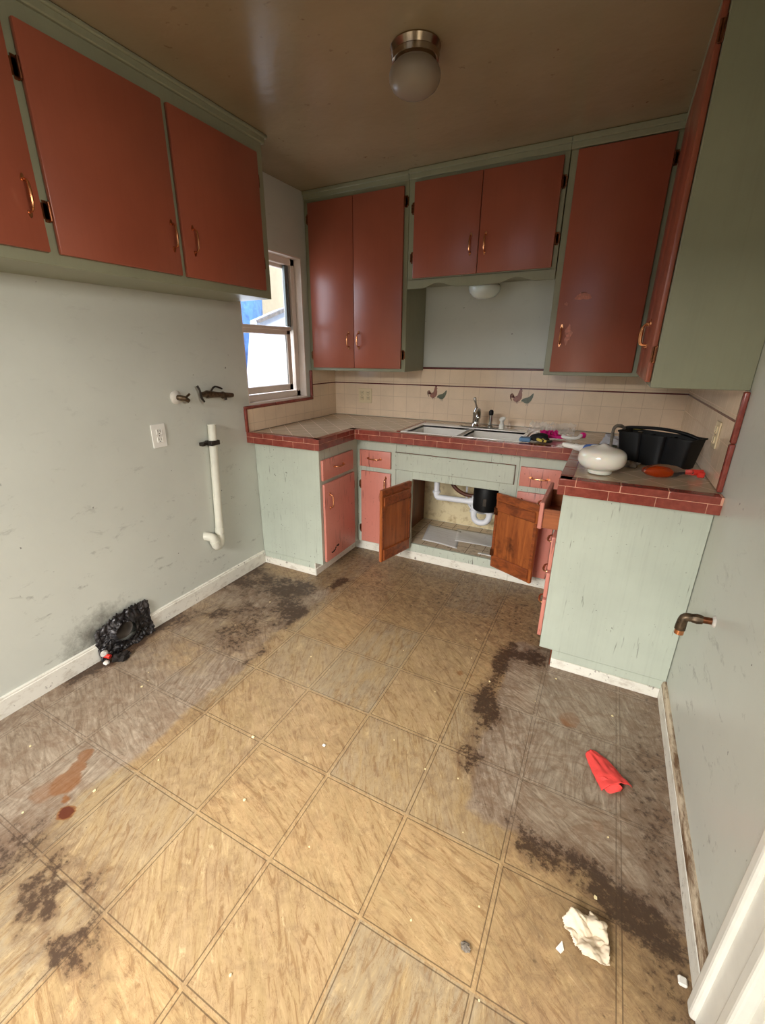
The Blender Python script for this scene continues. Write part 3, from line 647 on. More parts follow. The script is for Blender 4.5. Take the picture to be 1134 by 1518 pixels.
mb = MB(); TL = .152; gg = .0012; zmid = ZC - .0285
def run(p0, p1, n, off0, off1, inward):
    """edge tiles from p0 to p1; n outward; top course wraps over the top, lower course hangs below it"""
    p0, p1, n = Vector(p0), Vector(p1), Vector(n); u = (p1 - p0).normalized(); L = (p1 - p0).length
    for course, off in ((0, off0), (1, off1)):
        s = -off
        while s < L:
            a, b = max(s, 0) + gg / 2, min(s + TL, L) - gg / 2
            if b - a > .006:
                A4 = Matrix((u, -n, Vector((0, 0, 1)))).transposed().to_4x4(); A4.translation = p0
                if course == 0:
                    mb.box(a, b, 0, inward, zmid + gg / 2, ZC, .0035, A4, seg=3)
                else: mb.box(a, b, 0, .012, ZU, zmid - gg / 2, .002, A4, seg=2)
            s += TL
run((.001, A_, 0), (B_, A_, 0), (0, -1, 0), .02, .10, q)
run((B_, A_, 0), (B_, C_, 0), (1, 0, 0), .115, .045, q)
run((B_ - .0, C_, 0), (E_, C_, 0), (0, -1, 0), .125, .05, q)
run((E_, G_, 0), (E_, C_, 0), (-1, 0, 0), .09, .01, q)
run((E_, G_, 0), (W - .001, G_, 0), (0, -1, 0), .09, .125, q)
mb.build('edge_tile', 'brick_red_tile', ct)
MB().box(SK[0] - .028, SK[0] - .002, SK[2] - .0, SK[3] + .05, ZC - .004, ZC + .003, .003).build('sink_border_tile', 'brick_red_tile', ct)

# backsplash
bs = thing('backsplash', 'cream tiled backsplash with thin dark red line and two rooster tiles', 'backsplash', (1.1, -.01, ZC))
TH = .010; ZS, ZLn = 1.270, 1.1585
mb = MB().box(.001, W - .001, -TH, -.0005, ZC, ZB - .001).box(X1 + .001, X2 - .001, -TH, -.0005, ZB - .001, ZS); mb.build('back_tiles', 'splash_tile_back', bs)
mb = MB().prism([(-TH - .0005, ZC), (-1.033, ZC), (-1.033, 1.052), (-.338, 1.052), (-.338, ZB - .001), (-TH - .0005, ZB - .001)], .0005, TH, 'x')
mb.build('side_tiles', 'splash_tile_side', bs)
MB().box(W - TH, W - .0005, -1.19, -TH - .0005, ZC, ZB + .0).build('side_tiles', 'splash_tile_side', bs)
mb = MB().box(TH, W - TH, -TH - .0015, -TH + .001, ZLn - .004, ZLn + .004).box(TH - .001, TH + .0015, -.335, -TH, ZLn - .004, ZLn + .004).box(W - TH - .0015, W - TH + .001, -1.19, -TH, ZLn - .004, ZLn + .004)
mb.build('liner_strip', 'dark_red_liner', bs)
mb = MB().box(X1 + .001, X2 - .001, -TH - .003, -.0005, ZS, ZS + .013, .003)
mb.build('cap_tile', 'dark_red_liner', bs)
mb = MB()
def trim_run(p0, p1, w_ax, w, n):
    n_t = max(1, round((Vector(p1) - Vector(p0)).length / .152))
    for k in range(n_t):
        a = Vector(p0).lerp(Vector(p1), k / n_t); b = Vector(p0).lerp(Vector(p1), (k + 1) / n_t); dd = (b - a).normalized() * .0008; a += dd; b -= dd
        lo = [min(a[i], b[i]) for i in range(3)]; hi = [max(a[i], b[i]) for i in range(3)]
        for i in range(3):
            if i == w_ax: lo[i] -= w / 2; hi[i] += w / 2
        if n > 0: lo[0] = .0005; hi[0] = .017
        else: lo[0] = W - .017; hi[0] = W - .0005
        mb.box(lo[0], hi[0], lo[1], hi[1], lo[2], hi[2], .005, seg=3)
trim_run((0, -1.040, ZC), (0, -1.040, 1.056), 1, .020, 1)
trim_run((0, -1.050, 1.062), (0, -.328, 1.062), 2, .020, 1)
trim_run((0, -.338, 1.072), (0, -.338, ZB - .001), 1, .020, 1)
mb.build('trim_tile', 'brick_red_tile', bs, smooth=True); mb = MB()
trim_run((0, -1.203, ZC + .001), (0, -1.203, ZB), 1, .026, -1)
mb.build('trim_tile', 'brick_red_tile', bs, smooth=True)
# rooster and hen pictures fired on two tiles
def bird(cx, cz, s):
    yb = -TH - .0012
    rp = MB()
    body = [(-.018, -.002), (-.010, .007), (-.002, .010), (.002, .022), (.005, .034), (.011, .040), (.016, .036), (.022, .032), (.017, .028), (.020, .014), (.019, -.001), (.011, -.014), (-.002, -.020), (-.012, -.017), (-.020, -.010)]
    rp.prism([(cx - .040 + x * s, cz + z * s) for x, z in body], yb, -TH - .0001, 'y').build('rooster_body_picture', 'rooster_brown', bs)
    tp_ = MB()
    for k in range(5):
        a0 = R(95 + 28 * k); pts = [Vector((cx - .040 - .013 * s, yb, cz)), Vector((cx - .040 + (-.024 + .010 * math.cos(a0)) * s, yb, cz + (.006 + .012 * math.sin(a0)) * s)), Vector((cx - .040 + (-.036 + .003 * k) * s, yb, cz + (.010 - .006 * k) * s))]
        tp_.tube(pts, [.0018, .0022, .0010], 6, smooth=4)
    tp_.build('rooster_tail_picture', 'rooster_dark', bs)
    MB().prism([(cx - .040 + x * s, cz + z * s) for x, z in [(.008, .038), (.006, .044), (.010, .043), (.011, .048), (.014, .043), (.018, .045), (.017, .037)]], yb - .0002, -TH - .0001, 'y').build('rooster_comb_picture', 'rooster_dark', bs); tp_ = MB()
    for lx in (-.004, .003): tp_.box(cx - .040 + lx * s, cx - .040 + (lx + .0018) * s, yb, -TH - .0001, cz - .026 * s, cz - .013 * s)
    tp_.build('rooster_legs_picture', 'rooster_dark', bs)
    hen = [(-.027, -.008), (-.020, .000), (-.010, .004), (.002, .007), (.012, .015), (.021, .026), (.025, .024), (.023, .008), (.016, -.009), (.004, -.021), (-.010, -.020), (-.018, -.014), (-.028, -.013)]
    hp = MB().prism([(cx + .024 + x * s, cz - .004 + z * s) for x, z in hen], yb, -TH - .0001, 'y')
    for lx in (-.004, .004): hp.box(cx + .024 + lx * s, cx + .024 + (lx + .0016) * s, yb, -TH - .0001, cz - .034 * s, cz - .022 * s)
    hp.build('hen_picture', 'hen_green', bs)
bird(.878, 1.098, 1.35); bird(1.462, 1.099, 1.40)

# ------------------------------------------------------------------ sink
sk = thing('kitchen_sink', 'white porcelain double-bowl sink set into the tiled worktop', 'sink', (1.2, -.37, ZC))
x0, x1, y0, y1 = SK; zt = ZC + .004; zb = ZC - .17
ix = [(x0 + .03, 1.185), (1.215, x1 - .03)]; iy = (y0 + .010, y1 - .085)
mb = MB()
mb.box(x0, x1, y0, iy[0], zt - .02, zt, .004, seg=2).box(x0, x1, iy[1], y1, zt - .02, zt, .004, seg=2).box(x0, ix[0][0], iy[0] - .004, iy[1] + .004, zt - .02, zt, .004).box(ix[1][1], x1, iy[0] - .004, iy[1] + .004, zt - .02, zt, .004).box(ix[0][1], ix[1][0], iy[0] - .004, iy[1] + .004, zt - .03, zt - .006, .006)
mb.build('rim', 'porcelain', sk, smooth=True)
for (a, b) in ix:
    m2 = MB(); t_ = .012
    yi = -.480; pr = [(iy[0], zt - .006), (iy[1] + t_, zt - .006), (iy[1] + t_, zb), (yi - t_, zb), (yi - t_, ZU - .012)]
    m2.prism(pr, a - t_, a, 'x').prism(pr, b, b + t_, 'x').prism([(iy[0] - .004, zt - .006), (iy[0] + .002, zt - .006), (yi, ZU - .012), (yi, zb), (yi - t_, zb), (yi - t_, ZU - .012)], a, b, 'x').box(a, b, iy[1], iy[1] + t_, zb, zt - .006).box(a, b, yi - .005, iy[1], zb, zb + .01)
    bw_ = m2.build('bowl', 'porcelain', sk)
    MB().lathe([(0, .0), (.038, 0), (.042, .003), (.030, .004), (0, .002)], ((a + b) / 2, (iy[0] + iy[1]) / 2, zb + .0105), 24).build('drain', 'chrome', bw_, smooth=True)
# faucet
fy = -.215
fa = thing('faucet', 'chrome single-lever faucet on an oval base plate behind the sink', 'faucet', (1.22, fy, zt))
mb = MB(); n = 40
for (z, k) in ((0, 1), (.008, 1), (.011, .93)): pass
ov = [(1.232 + .128 * math.copysign(abs(math.cos(a)) ** .7, math.cos(a)), fy + .028 * math.copysign(abs(math.sin(a)) ** .8, math.sin(a))) for a in [2 * math.pi * k / n for k in range(n)]]
mb.prism(ov, zt + .0003, zt + .009, 'z').build('base_plate', 'chrome', fa, smooth=True)
MB().lathe([(0, 0), (.030, 0), (.027, .010), (.023, .02), (.022, .075), (.024, .080), (.022, .095), (.014, .115), (0, .120)], (1.212, fy, zt + .009), 28).build('body', 'chrome', fa, smooth=True)
MB().tube([(1.212, fy - .002, zt + .125), (1.206, fy - .008, zt + .150), (1.198, fy - .012, zt + .180), (1.195, fy - .013, zt + .190)], [.007, .005, .009, .006], 10, smooth=4).build('lever', 'chrome', fa, smooth=True)
MB().tube([(1.218, fy - .012, zt + .045), (1.232, fy - .05, zt + .095), (1.250, fy - .10, zt + .122), (1.262, fy - .145, zt + .118), (1.268, fy - .168, zt + .095), (1.269, fy - .172, zt + .082)], [.013, .015, .014, .014, .015, .014], 16, smooth=5).build('spout', 'chrome', fa, smooth=True)
sp = thing('side_sprayer', 'black-tipped chrome side sprayer right of the faucet lever', 'sprayer', (1.306, fy, zt + .0095))
MB().lathe([(0, 0), (.017, 0), (.017, .006), (.012, .012), (.011, .075), (.0, .075)], (1.306, fy, zt + .0095), 20).build('stem', 'chrome', sp, smooth=True)
MB().lathe([(0, 0), (.013, 0), (.015, .012), (.014, .024), (.009, .032), (0, .034)], (1.306, fy, zt + .0848), 20).build('head', 'black_plastic', sp, smooth=True)
sn = thing('soap_nozzle', 'small white plastic nozzle standing on the sink rim beside the sprayer', 'dispenser', (1.377, -.205, zt))
MB().lathe([(0, 0), (.016, 0), (.016, .03), (.011, .036), (.011, .05), (0, .05)], (1.377, -.205, zt + .0004), 20).build('base', 'white_plastic', sn, smooth=True)
MB().tube([(1.372, -.205, zt + .050), (1.378, -.205, zt + .062), (1.396, -.207, zt + .072)], [.015, .017, .007], 14, smooth=4).build('tip', 'white_plastic', sn, smooth=True)

# things left on the sink's right end
def lump(name, mat, parent, c, size, sd, sub=3, amp=.35, flat=True, rotz=0):
    b = bmesh.new(); bmesh.ops.create_icosphere(b, subdivisions=sub, radius=1)
    for v in b.verts:
        n_ = mnoise.fractal(v.co * 1.4 + Vector((sd, sd * 2, 0)), 1, 2, 4); v.co *= 1 + amp * n_
        if flat and v.co.z < -.55: v.co.z = -.55
    rm = Matrix.Rotation(rotz, 3, 'Z')
    zmin = min(v.co.z for v in b.verts)
    for v in b.verts: v.co = rm @ Vector((v.co.x * size[0], v.co.y * size[1], (v.co.z - zmin) * size[2])) + Vector(c)
    mb = MB(); mb.bm.free(); mb.bm = b
    return mb.build(name, mat, parent, smooth=True)
o = MB().box(1.553, 1.612, -.585, -.535, zt + .0005, zt + .022, .005, seg=2).build('sponge', 'blue_sponge'); tag(o, 'light blue sponge at the right end of the sink', 'sponge')
gt = thing('rubber_glove', 'crumpled black and yellow glove between the blue sponge and the magenta brush', 'glove', (1.64, -.50, zt))
lump('palm', 'black_cloth', gt, (1.650, -.51, zt + .0004), (.052, .042, .026), 3)
for k in range(4): MB().tube([(1.645 + .012 * k, -.545, zt + .014), (1.655 + .014 * k, -.565, zt + .014 - .002 * k), (1.672 + .015 * k, -.570 + .008 * k, zt + .010)], [.008, .008, .006], 8, smooth=3).build('finger', 'yellow_cloth' if k % 2 == 0 else 'black_cloth', gt, smooth=True)
br = thing('scrub_brush', 'magenta scrubbing mitt and white curved handle lying on the sink ledge', 'brush', (1.74, -.40, zt))
mb = MB()
for k in range(70):
    x = 1.640 + .085 * random.random(); y = -.40 + .05 * random.random(); mb.tube([(x, y, zt + .006), (x + random.uniform(-.012, .012), y + random.uniform(-.012, .012), zt + .030 + .012 * random.random())], .0035, 5)
mb.box(1.645, 1.78, -.405, -.355, zt + .0008, zt + .018, .006, seg=2); mb.build('bristles', 'magenta_cloth', br)
MB().tube([(1.755, -.395, zt + .014), (1.80, -.415, zt + .012), (1.835, -.40, zt + .014), (1.850, -.375, zt + .024)], [.011, .009, .010, .012], 12, smooth=5).build('handle', 'white_plastic', br, smooth=True)
MB().tube([(1.851, -.374, zt + .025), (1.865, -.362, zt + .026), (1.872, -.358, zt + .028)], [.015, .016, .006], 10).build('handle_tip', 'magenta_cloth', br, smooth=True)
o = MB().sheet(24, 10, lambda u, v: (1.55 + .26 * u, -.335 + .12 * v + .01 * math.sin(9 * u), zt + .008 + .05 * v * v + .03 * abs(mnoise.noise(Vector((u * 11, v * 6, 1)))) - .004 + .004 * u)).build('plastic_wrapper', 'film', smooth=True)
tag(o, 'clear crumpled plastic wrapper behind the glove against the tiles', 'wrapper')

# ------------------------------------------------------------------ things on the right of the worktop
gz = ZC + .0005
gs = thing('glass_lampshade', 'white milk-glass lampshade resting on its collar on the right corner of the worktop', 'lampshade', (1.966, -1.10, gz))
MB().lathe([(0, .004), (.040, .004), (.040, 0), (.044, 0), (.046, .004), (.045, .016), (.058, .019), (.077, .028), (.087, .042), (.090, .060), (.088, .078), (.081, .091), (.062, .100), (.038, .104), (.018, .112), (.008, .119), (0, .120)], (1.966, -1.10, gz), 48).build('shade', 'milk_glass', gs, smooth=True, sub=1)
# spray bottle
sb = thing('spray_bottle', 'white and blue spray bottle lying behind the glass lampshade', 'bottle', (1.88, -.78, gz))
MB().tube([(1.872, -.765, gz + .030), (1.90, -.80, gz + .032), (1.935, -.84, gz + .034), (1.975, -.885, gz + .034), (1.985, -.895, gz + .033)], [.017, .026, .034, .034, .026], 20, smooth=4).build('bottle_body', 'white_plastic', sb, smooth=True)
MB().tube([(1.900, -.800, gz + .032), (1.928, -.832, gz + .0335)], [.0275, .0345], 20).build('label_band', 'blue_label', sb, smooth=True)
MB().tube([(1.875, -.770, gz + .030), (1.845, -.735, gz + .030)], .016, 14).build('collar', 'white_plastic', sb, smooth=True)
MB().box(-.012, .050, -.012, .012, .018, .040, .004, Matrix.Translation((1.835, -.722, gz)) @ Matrix.Rotation(R(150), 4, 'Z')).tube([(1.80, -.70, gz + .030), (1.785, -.695, gz + .030)], [.010, .009], 12).build('spray_head', 'white_plastic', sb, smooth=True)
o = MB().sheet(10, 6, lambda u, v: (1.885 + .14 * u, -.62 - .02 * u + .05 * v, gz + .003 + .02 * u + .012 * math.sin(3 * u))).build('scouring_pad', 'dark_green_pad', smooth=True, solid=.005); tag(o, 'thin dark green pad behind the milk-glass lampshade', 'pad')
o = lump('plastic_bag', 'grey_film', None, (2.005, -.515, gz), (.048, .045, .045), 9, 4, .5); tag(o, 'crumpled grey plastic bag left of the black caddy', 'plastic bag')
o = lump('crumpled_scrap', 'grey_scrap', None, (2.085, -.93, gz), (.026, .022, .018), 4, 3, .6); tag(o, 'small dark crumpled scrap between the lampshade and the black caddy', 'scrap')
# black caddy, local coordinates: x along its length
CX, CYY, CA = 2.172, -.815, R(-30)
cad = thing('cleaning_caddy', 'black plastic carrying caddy with three pockets on the tiled worktop', 'caddy', (CX, CYY, gz), CA)
Lc, Dc, Hc = .305, .125, .125
mb = MB()
def outline(k, z):
    """three bulging pockets along the front"""
    pts = []
    for i in range(61):
        u = i / 60; x = -Lc / 2 + Lc * u; b = abs(math.sin(3 * math.pi * u)) ** .35 * .018
        pts.append(Vector((x * k, (-Dc / 2 + .018 - b) * k, z)))
    pts += [Vector((Lc / 2 * k, Dc / 2 * k, z)), Vector((0, Dc / 2 * k, z)), Vector((-Lc / 2 * k, Dc / 2 * k, z))]
    return pts
rings = [outline(.86, .004), outline(.88, .0), outline(1.0, Hc), outline(1.035, Hc), outline(1.035, Hc + .006), outline(.985, Hc + .006), outline(.95, Hc), outline(.86, .012)]
vr_ = [[mb.bm.verts.new(p) for p in r_] for r_ in rings[1:]]
for a, b in zip(vr_, vr_[1:]):
    for i in range(len(a)): mb.bm.faces.new((a[i], a[(i + 1) % len(a)], b[(i + 1) % len(a)], b[i]))
mb.bm.faces.new(vr_[0][::-1]); mb.bm.faces.new(vr_[-1])
mb.build('tub', 'black_plastic', cad, local=True, smooth=True)
MB().box(-.045, -.040, -Dc / 2 + .02, Dc / 2 - .01, .012, Hc - .004).box(.045, .050, -Dc / 2 + .02, Dc / 2 - .01, .012, Hc - .004).box(-.13, .13, .0, .005, .012, Hc - .002).build('divider', 'black_plastic', cad, local=True)
MB().tube([(-Lc / 2 * .98, .0, Hc - .01), (-Lc / 2 * 1.0, -.0, Hc + .012), (-Lc / 2 * .6, 0, Hc + .022), (0, 0, Hc + .028), (Lc / 2 * .6, 0, Hc + .022), (Lc / 2, 0, Hc + .006)], [.007] * 6, 10, smooth=5).build('handle', 'black_plastic', cad, local=True, smooth=True)
MB().tube([(-Lc / 2 - .006, -.075, .02), (-Lc / 2 - .008, -.078, Hc + .01), (-Lc / 2 + .004, -.05, Hc + .026), (-Lc / 2 + .01, -.02, Hc + .012)], [.006, .007, .008, .006], 10, smooth=5).build('end_clip', 'grey_scrap', cad, local=True, smooth=True)
o = thing('spray_can', 'small dark can with a pale lid inside the left of the caddy', 'can', (2.105, -.745, gz + .012))
MB().lathe([(0, 0), (.020, 0), (.020, .100), (0, .100)], (2.105, -.745, gz + .0125), 20).build('can_body', 'black_plastic', o, smooth=True)
MB().lathe([(0, 0), (.013, 0), (.012, .012), (0, .014)], (2.105, -.745, gz + .1126), 16).build('lid', 'chrome', o, smooth=True)
o = MB().prism([(2.075, -.700), (2.097, -.713), (2.120, -.703), (2.103, -.687)], gz + .128, gz + .131, 'z').build('label_scrap', 'yellow_cloth'); tag(o, 'small yellow scrap lying on the caddy rim', 'scrap')
# orange bottle lying in front of the caddy
ob = thing('soap_bottle', 'clear teardrop bottle with orange liquid lying in front of the black caddy', 'bottle', (2.15, -1.075, gz))
p0, p1 = Vector((2.118, -1.095, gz + .028)), Vector((2.345, -.985, gz + .018))
def along(q): return p0.lerp(p1, q)
MB().tube([along(-.02), along(.06), along(.2), along(.36), along(.50), along(.60), along(.75)], [.006, .018, .0265, .0265, .021, .011, .009], 24, smooth=5).build('bottle_body', 'clear_plastic', ob, smooth=True)
MB().tube([along(.02) - Vector((0, 0, .002)), along(.08) - Vector((0, 0, .003)), along(.2) - Vector((0, 0, .004)), along(.36) - Vector((0, 0, .005)), along(.44) - Vector((0, 0, .006))], [.004, .012, .019, .016, .006], 24, smooth=4).build('liquid', 'orange_liquid', ob, smooth=True)
MB().tube([along(.75), along(.90)], [.012, .012], 14).tube([along(.80), along(.80) + Vector((-.035, .008, -.003))], [.006, .005], 8).box(2.305, 2.330, -1.02, -.985, gz + .002, gz + .026, .004).build('cap', 'red_plastic', ob, smooth=True)

# ------------------------------------------------------------------ electrical outlets
def outlet(name, label, face, plane, a, z, w, h, mat, rows, cols=1):
    """duplex outlet cover on a wall"""
    n = NRM[face]; r_ = thing(name, label, 'outlet', tuple(fpt(face, plane, a, z, .003)))
    def bx(a0, a1, z0, z1, d0, d1, bev=0):
        mb = MB()
        if face == '-y': mb.box(a0, a1, plane - d1, plane - d0, z0, z1, bev, seg=2)
        elif face == '+x': mb.box(plane + d0, plane + d1, a0, a1, z0, z1, bev, seg=2)
        else: mb.box(plane - d1, plane - d0, a0, a1, z0, z1, bev, seg=2)
        return mb
    bx(a - w / 2, a + w / 2, z - h / 2, z + h / 2, .0004, .006, .002).build('plate', mat, r_)
    for c_ in range(cols):
        ac = a + (c_ - (cols - 1) / 2) * w / 2.1
        for k in (-1, 1):
            s_ = bx(ac - .014, ac + .014, z + k * .0195 - .014, z + k * .0195 + .014, .0061, .0085, .004).build('socket', mat, r_)
            for sd in (-1, 1): bx(ac + sd * .006 - .0012, ac + sd * .006 + .0012, z + k * .0195 - .001, z + k * .0195 + .009, .0086, .0089).build('slot', 'slot_dark', s_)
            bx(ac - .0022, ac + .0022, z + k * .0195 - .010, z + k * .0195 - .006, .0086, .0089).build('slot', 'slot_dark', s_)
        bx(ac - .002, ac + .002, z - .002, z + .002, .0061, .0072).build('screw', 'slot_dark', r_)
    return r_
outlet('wall_outlet', 'white duplex outlet on the left wall beside the drain pipe', '+x', 0, -1.653, .990, .078, .115, 'white_plastic', 2)
outlet('wall_outlet', 'ivory double outlet on the cream tiles below the tall two-door cupboard', '-y', -TH, .281, 1.066, .114, .108, 'ivory_plastic', 2, 2)
outlet('wall_outlet', 'ivory outlet on the right side tiles behind the caddy', '-x', W - TH, -.955, 1.080, .075, .100, 'ivory_plastic', 2)

# ------------------------------------------------------------------ pipework on the left wall
dp = thing('drain_pipe', 'white standpipe with a trap strapped to the left wall', 'pipe', (.03, -1.36, .33))
MB().tube([(.030, -1.335, 1.005), (.030, -1.375, .36)], .0225, 20, caps=False).tube([(.030, -1.335, 1.004), (.030, -1.375, .36)], .0195, 20, caps=False).build('standpipe', 'old_pvc', dp, smooth=True)
MB().tube([(.030, -1.335, .995), (.030, -1.3352, .992)], .0192, 16).build('pipe_bore', 'slot_dark', dp)
MB().tube([(.030, -1.3748, .362), (.030, -1.378, .325), (.034, -1.395, .298), (.038, -1.418, .305), (.040, -1.428, .335), (.036, -1.44, .362), (.014, -1.455, .372), (.001, -1.462, .372)], .0255, 18, smooth=5).build('trap', 'old_pvc', dp, smooth=True)
MB().tube([(.040, -1.4262, .328), (.040, -1.4285, .340)], .029, 18).build('slip_nut', 'old_pvc', dp, smooth=True)
MB().tube([(.030, -1.372, .40), (.030, -1.3745, .368)], .0255, 18).build('coupling', 'old_pvc', dp, smooth=True)
MB().box(.001, .056, -1.376, -1.312, .892, .918, .003).box(.001, .030, -1.415, -1.375, .895, .915, .003).tube([(.034, -1.405, .905), (.002, -1.405, .905)], .009, 8).build('pipe_clamp', 'dark_iron', dp, smooth=True)
v1 = thing('shutoff_valve', 'round white-collared tap spigot left of the long brass valve', 'valve', (0, -1.516, 1.165))
MB().lathe([(0, 0), (.034, 0), (.034, .006), (.024, .012), (.016, .016), (0, .016)], M4=Matrix.Translation((.0005, -1.520, 1.165)) @ Matrix.Rotation(R(90), 4, 'Y')).build('collar', 'mineral_white', v1, smooth=True)
MB().tube([(.016, -1.520, 1.165), (.030, -1.515, 1.163), (.045, -1.500, 1.158), (.050, -1.482, 1.145)], [.013, .014, .013, .010], 14, smooth=4).tube([(.045, -1.50, 1.160), (.040, -1.465, 1.178)], [.005, .006], 8).build('tap_body', 'old_brass', v1, smooth=True)
v2 = thing('shutoff_valve', 'long corroded brass valve on the left wall under the window', 'valve', (0, -1.27, 1.165))
MB().tube([(.001, -1.31, 1.165), (.034, -1.31, 1.165)], .012, 12).tube([(.034, -1.385, 1.170), (.036, -1.33, 1.166), (.038, -1.27, 1.160), (.040, -1.20, 1.152), (.042, -1.165, 1.150)], [.012, .019, .015, .014, .011], 16, smooth=4).build('valve_body', 'old_brass', v2, smooth=True)
MB().tube([(.034, -1.405, 1.215), (.040, -1.395, 1.19), (.036, -1.388, 1.155), (.036, -1.370, 1.130)], [.007, .005, .007, .005], 8, smooth=3).tube([(.038, -1.32, 1.18), (.040, -1.29, 1.205), (.040, -1.24, 1.19)], .005, 8, smooth=3).tube([(.041, -1.225, 1.150), (.043, -1.222, 1.128)], .008, 8).build('lever', 'dark_iron', v2, smooth=True)
MB().tube([(.0405, -1.245, 1.156), (.0405, -1.232, 1.155)], .019, 8).build('valve_nut', 'old_brass', v2); MB().tube([(.036, -1.352, 1.168), (.0365, -1.338, 1.167)], .021, 8).build('valve_nut', 'old_brass', v2)
# brass elbow valve on the right wall
v3 = thing('shutoff_valve', 'corroded brass elbow valve with copper cap on the right wall', 'valve', (W, -1.545, .575))
MB().tube([(W - .001, -1.548, .590), (W - .052, -1.545, .584)], .011, 14).build('pipe_stub', 'dark_copper', v3, smooth=True)
MB().tube([(W - .030, -1.546, .586), (W - .045, -1.545, .585), (W - .058, -1.543, .583)], [.014, .017, .014], 8, smooth=2).tube([(W - .05, -1.544, .584), (W - .070, -1.543, .582), (W - .078, -1.543, .572), (W - .080, -1.543, .545), (W - .080, -1.543, .535)], [.013, .014, .014, .0155, .0155], 14, smooth=4).build('valve_body', 'old_brass', v3, smooth=True)
MB().tube([(W - .080, -1.543, .535), (W - .080, -1.543, .518)], .0135, 14).build('cap', 'copper', v3, smooth=True)
MB().lathe([(0, 0), (.020, 0), (.016, .006), (0, .010)], M4=Matrix.Translation((W - .0005, -1.548, .590)) @ Matrix.Rotation(R(-90), 4, 'Y'), n=10).build('plaster_ring', 'mineral_white', v3)

# ------------------------------------------------------------------ duct hole with foil tape
plain('duct_metal', srgb(88, 78, 68), .6, var=.3)
dh = thing('duct_hole', 'torn black foil tape around a round duct hole at the foot of the left wall', 'duct', (0, HY, HZ))
def tapept(u, v):
    y = -2.165 + .285 * u; z = .005 + .165 * v
    z -= .03 * (1 - u) * v; z += .012 * (mnoise.noise(Vector((u * 30, 5, 2))) if v > .97 else 0); z += .035 * v * math.sin(3 * u) + .016 * mnoise.noise(Vector((u * 7, v * 7, 3)))
    y += .010 * mnoise.noise(Vector((u * 9, v * 9, 8))) - .012 * (1 - v)
    r = math.hypot((y - HY) / 1.0, (z - HZ) / .82)
    if r < HR * (.98 + .18 * mnoise.noise(Vector((y * 60, z * 60, 0)))): return None
    x = .005 + .012 * abs(mnoise.fractal(Vector((u * 9, v * 5, 1)), 1, 2, 2)) + .004 * abs(math.sin(26 * u + 5 * v)) + .022 * math.exp(-((r - HR) / .02) ** 2) + .034 * (1 - v) ** 2
    return (x, y, z)
MB().sheet(80, 44, tapept).build('tape', 'foil_tape', dh, solid=.0012)
MB().tube([(.018, HY, HZ), (-.10, HY, HZ)], [.047, .043], 28, caps=False).build('duct_pipe', 'duct_metal', dh, smooth=True, solid=.001)
MB().box(-.13, -.11, HY - .08, HY + .08, .04, .16).build('duct_end', 'dark_gap', dh)
cp = thing('capped_stub', 'small red and white capped pipe stub below the torn foil tape', 'pipe', (.05, -2.16, .0))
lump('stub', 'mineral_white', cp, (.040, -2.158, .034), (.013, .017, .014), 2, 3, .3)
MB().tube([(.036, -2.158, .032), (.064, -2.148, .026)], .0105, 14).build('red_cap', 'red_plastic', cp, smooth=True)
lump('foot', 'mineral_white', cp, (.060, -2.168, .0005), (.013, .013, .010), 7, 3, .3)
o = lump('soot_clump', 'dark_gap', None, (.090, -2.115, .0005), (.026, .034, .022), 12, 3, .8); tag(o, 'black sooty clump on the floor under the duct hole', 'debris')

# ------------------------------------------------------------------ under-sink plumbing
sp_ = thing('sink_drain', 'white plastic drain pipes with trap inside the sink cupboard', 'pipe', (1.15, -.3, .4))
yy = -.30
MB().tube([(1.000, yy, .735), (1.000, yy, .470)], .019, 16).build('tailpiece', 'pvc_white', sp_, smooth=True)
MB().tube([(1.000, yy, .475), (1.000, yy, .445), (1.014, yy, .432), (1.03, yy, .432), (1.250, yy, .437)], .0195, 16, smooth=4).build('cross_pipe', 'pvc_white', sp_, smooth=True)
MB().tube([(1.000, yy, .478), (1.000, yy, .462)], .027, 16).tube([(1.236, yy, .437), (1.252, yy, .437)], .027, 16).build('slip_nut', 'pvc_white', sp_, smooth=True)
MB().tube([(1.270, yy, .480), (1.270, yy, .375)], .022, 16).tube([(1.250, yy, .437), (1.27, yy, .437)], .022, 16).build('tee', 'pvc_white', sp_, smooth=True)
MB().tube([(1.270, yy, .378), (1.272, yy, .335), (1.290, yy, .306), (1.325, yy, .298), (1.358, yy, .312), (1.374, yy, .345), (1.375, yy, .392)], .0205, 18, smooth=5).build('trap', 'pvc_white', sp_, smooth=True)
MB().tube([(1.375, yy, .372), (1.375, yy, .388)], .028, 16).tube([(1.270, yy, .368), (1.270, yy, .384)], .028, 16).build('trap_nut', 'pvc_white', sp_, smooth=True)
gd = thing('garbage_disposal', 'black cylindrical garbage disposal under the right sink bowl', 'disposal', (1.36, -.31, .40))
MB().lathe([(0, 0), (.066, 0), (.078, .008), (.082, .03), (.082, .15), (.076, .165), (.076, .200), (.05, .220), (.045, .335), (0, .335)], (1.350, -.33, .405), 36).build('motor_housing', 'black_plastic', gd, smooth=True)
MB().box(1.350, 1.372, -.4150, -.4122, .455, .505, .001).build('sticker', 'dark_iron', gd)
hs = MB().tube([(1.035, -.16, .70), (1.045, -.18, .60), (1.09, -.2, .50), (1.18, -.22, .455), (1.30, -.22, .455)], .0135, 12, smooth=6).build('drain_hose', 'brown_hose', smooth=True); tag(hs, 'dark brown hose curving behind the white drain pipes', 'hose')
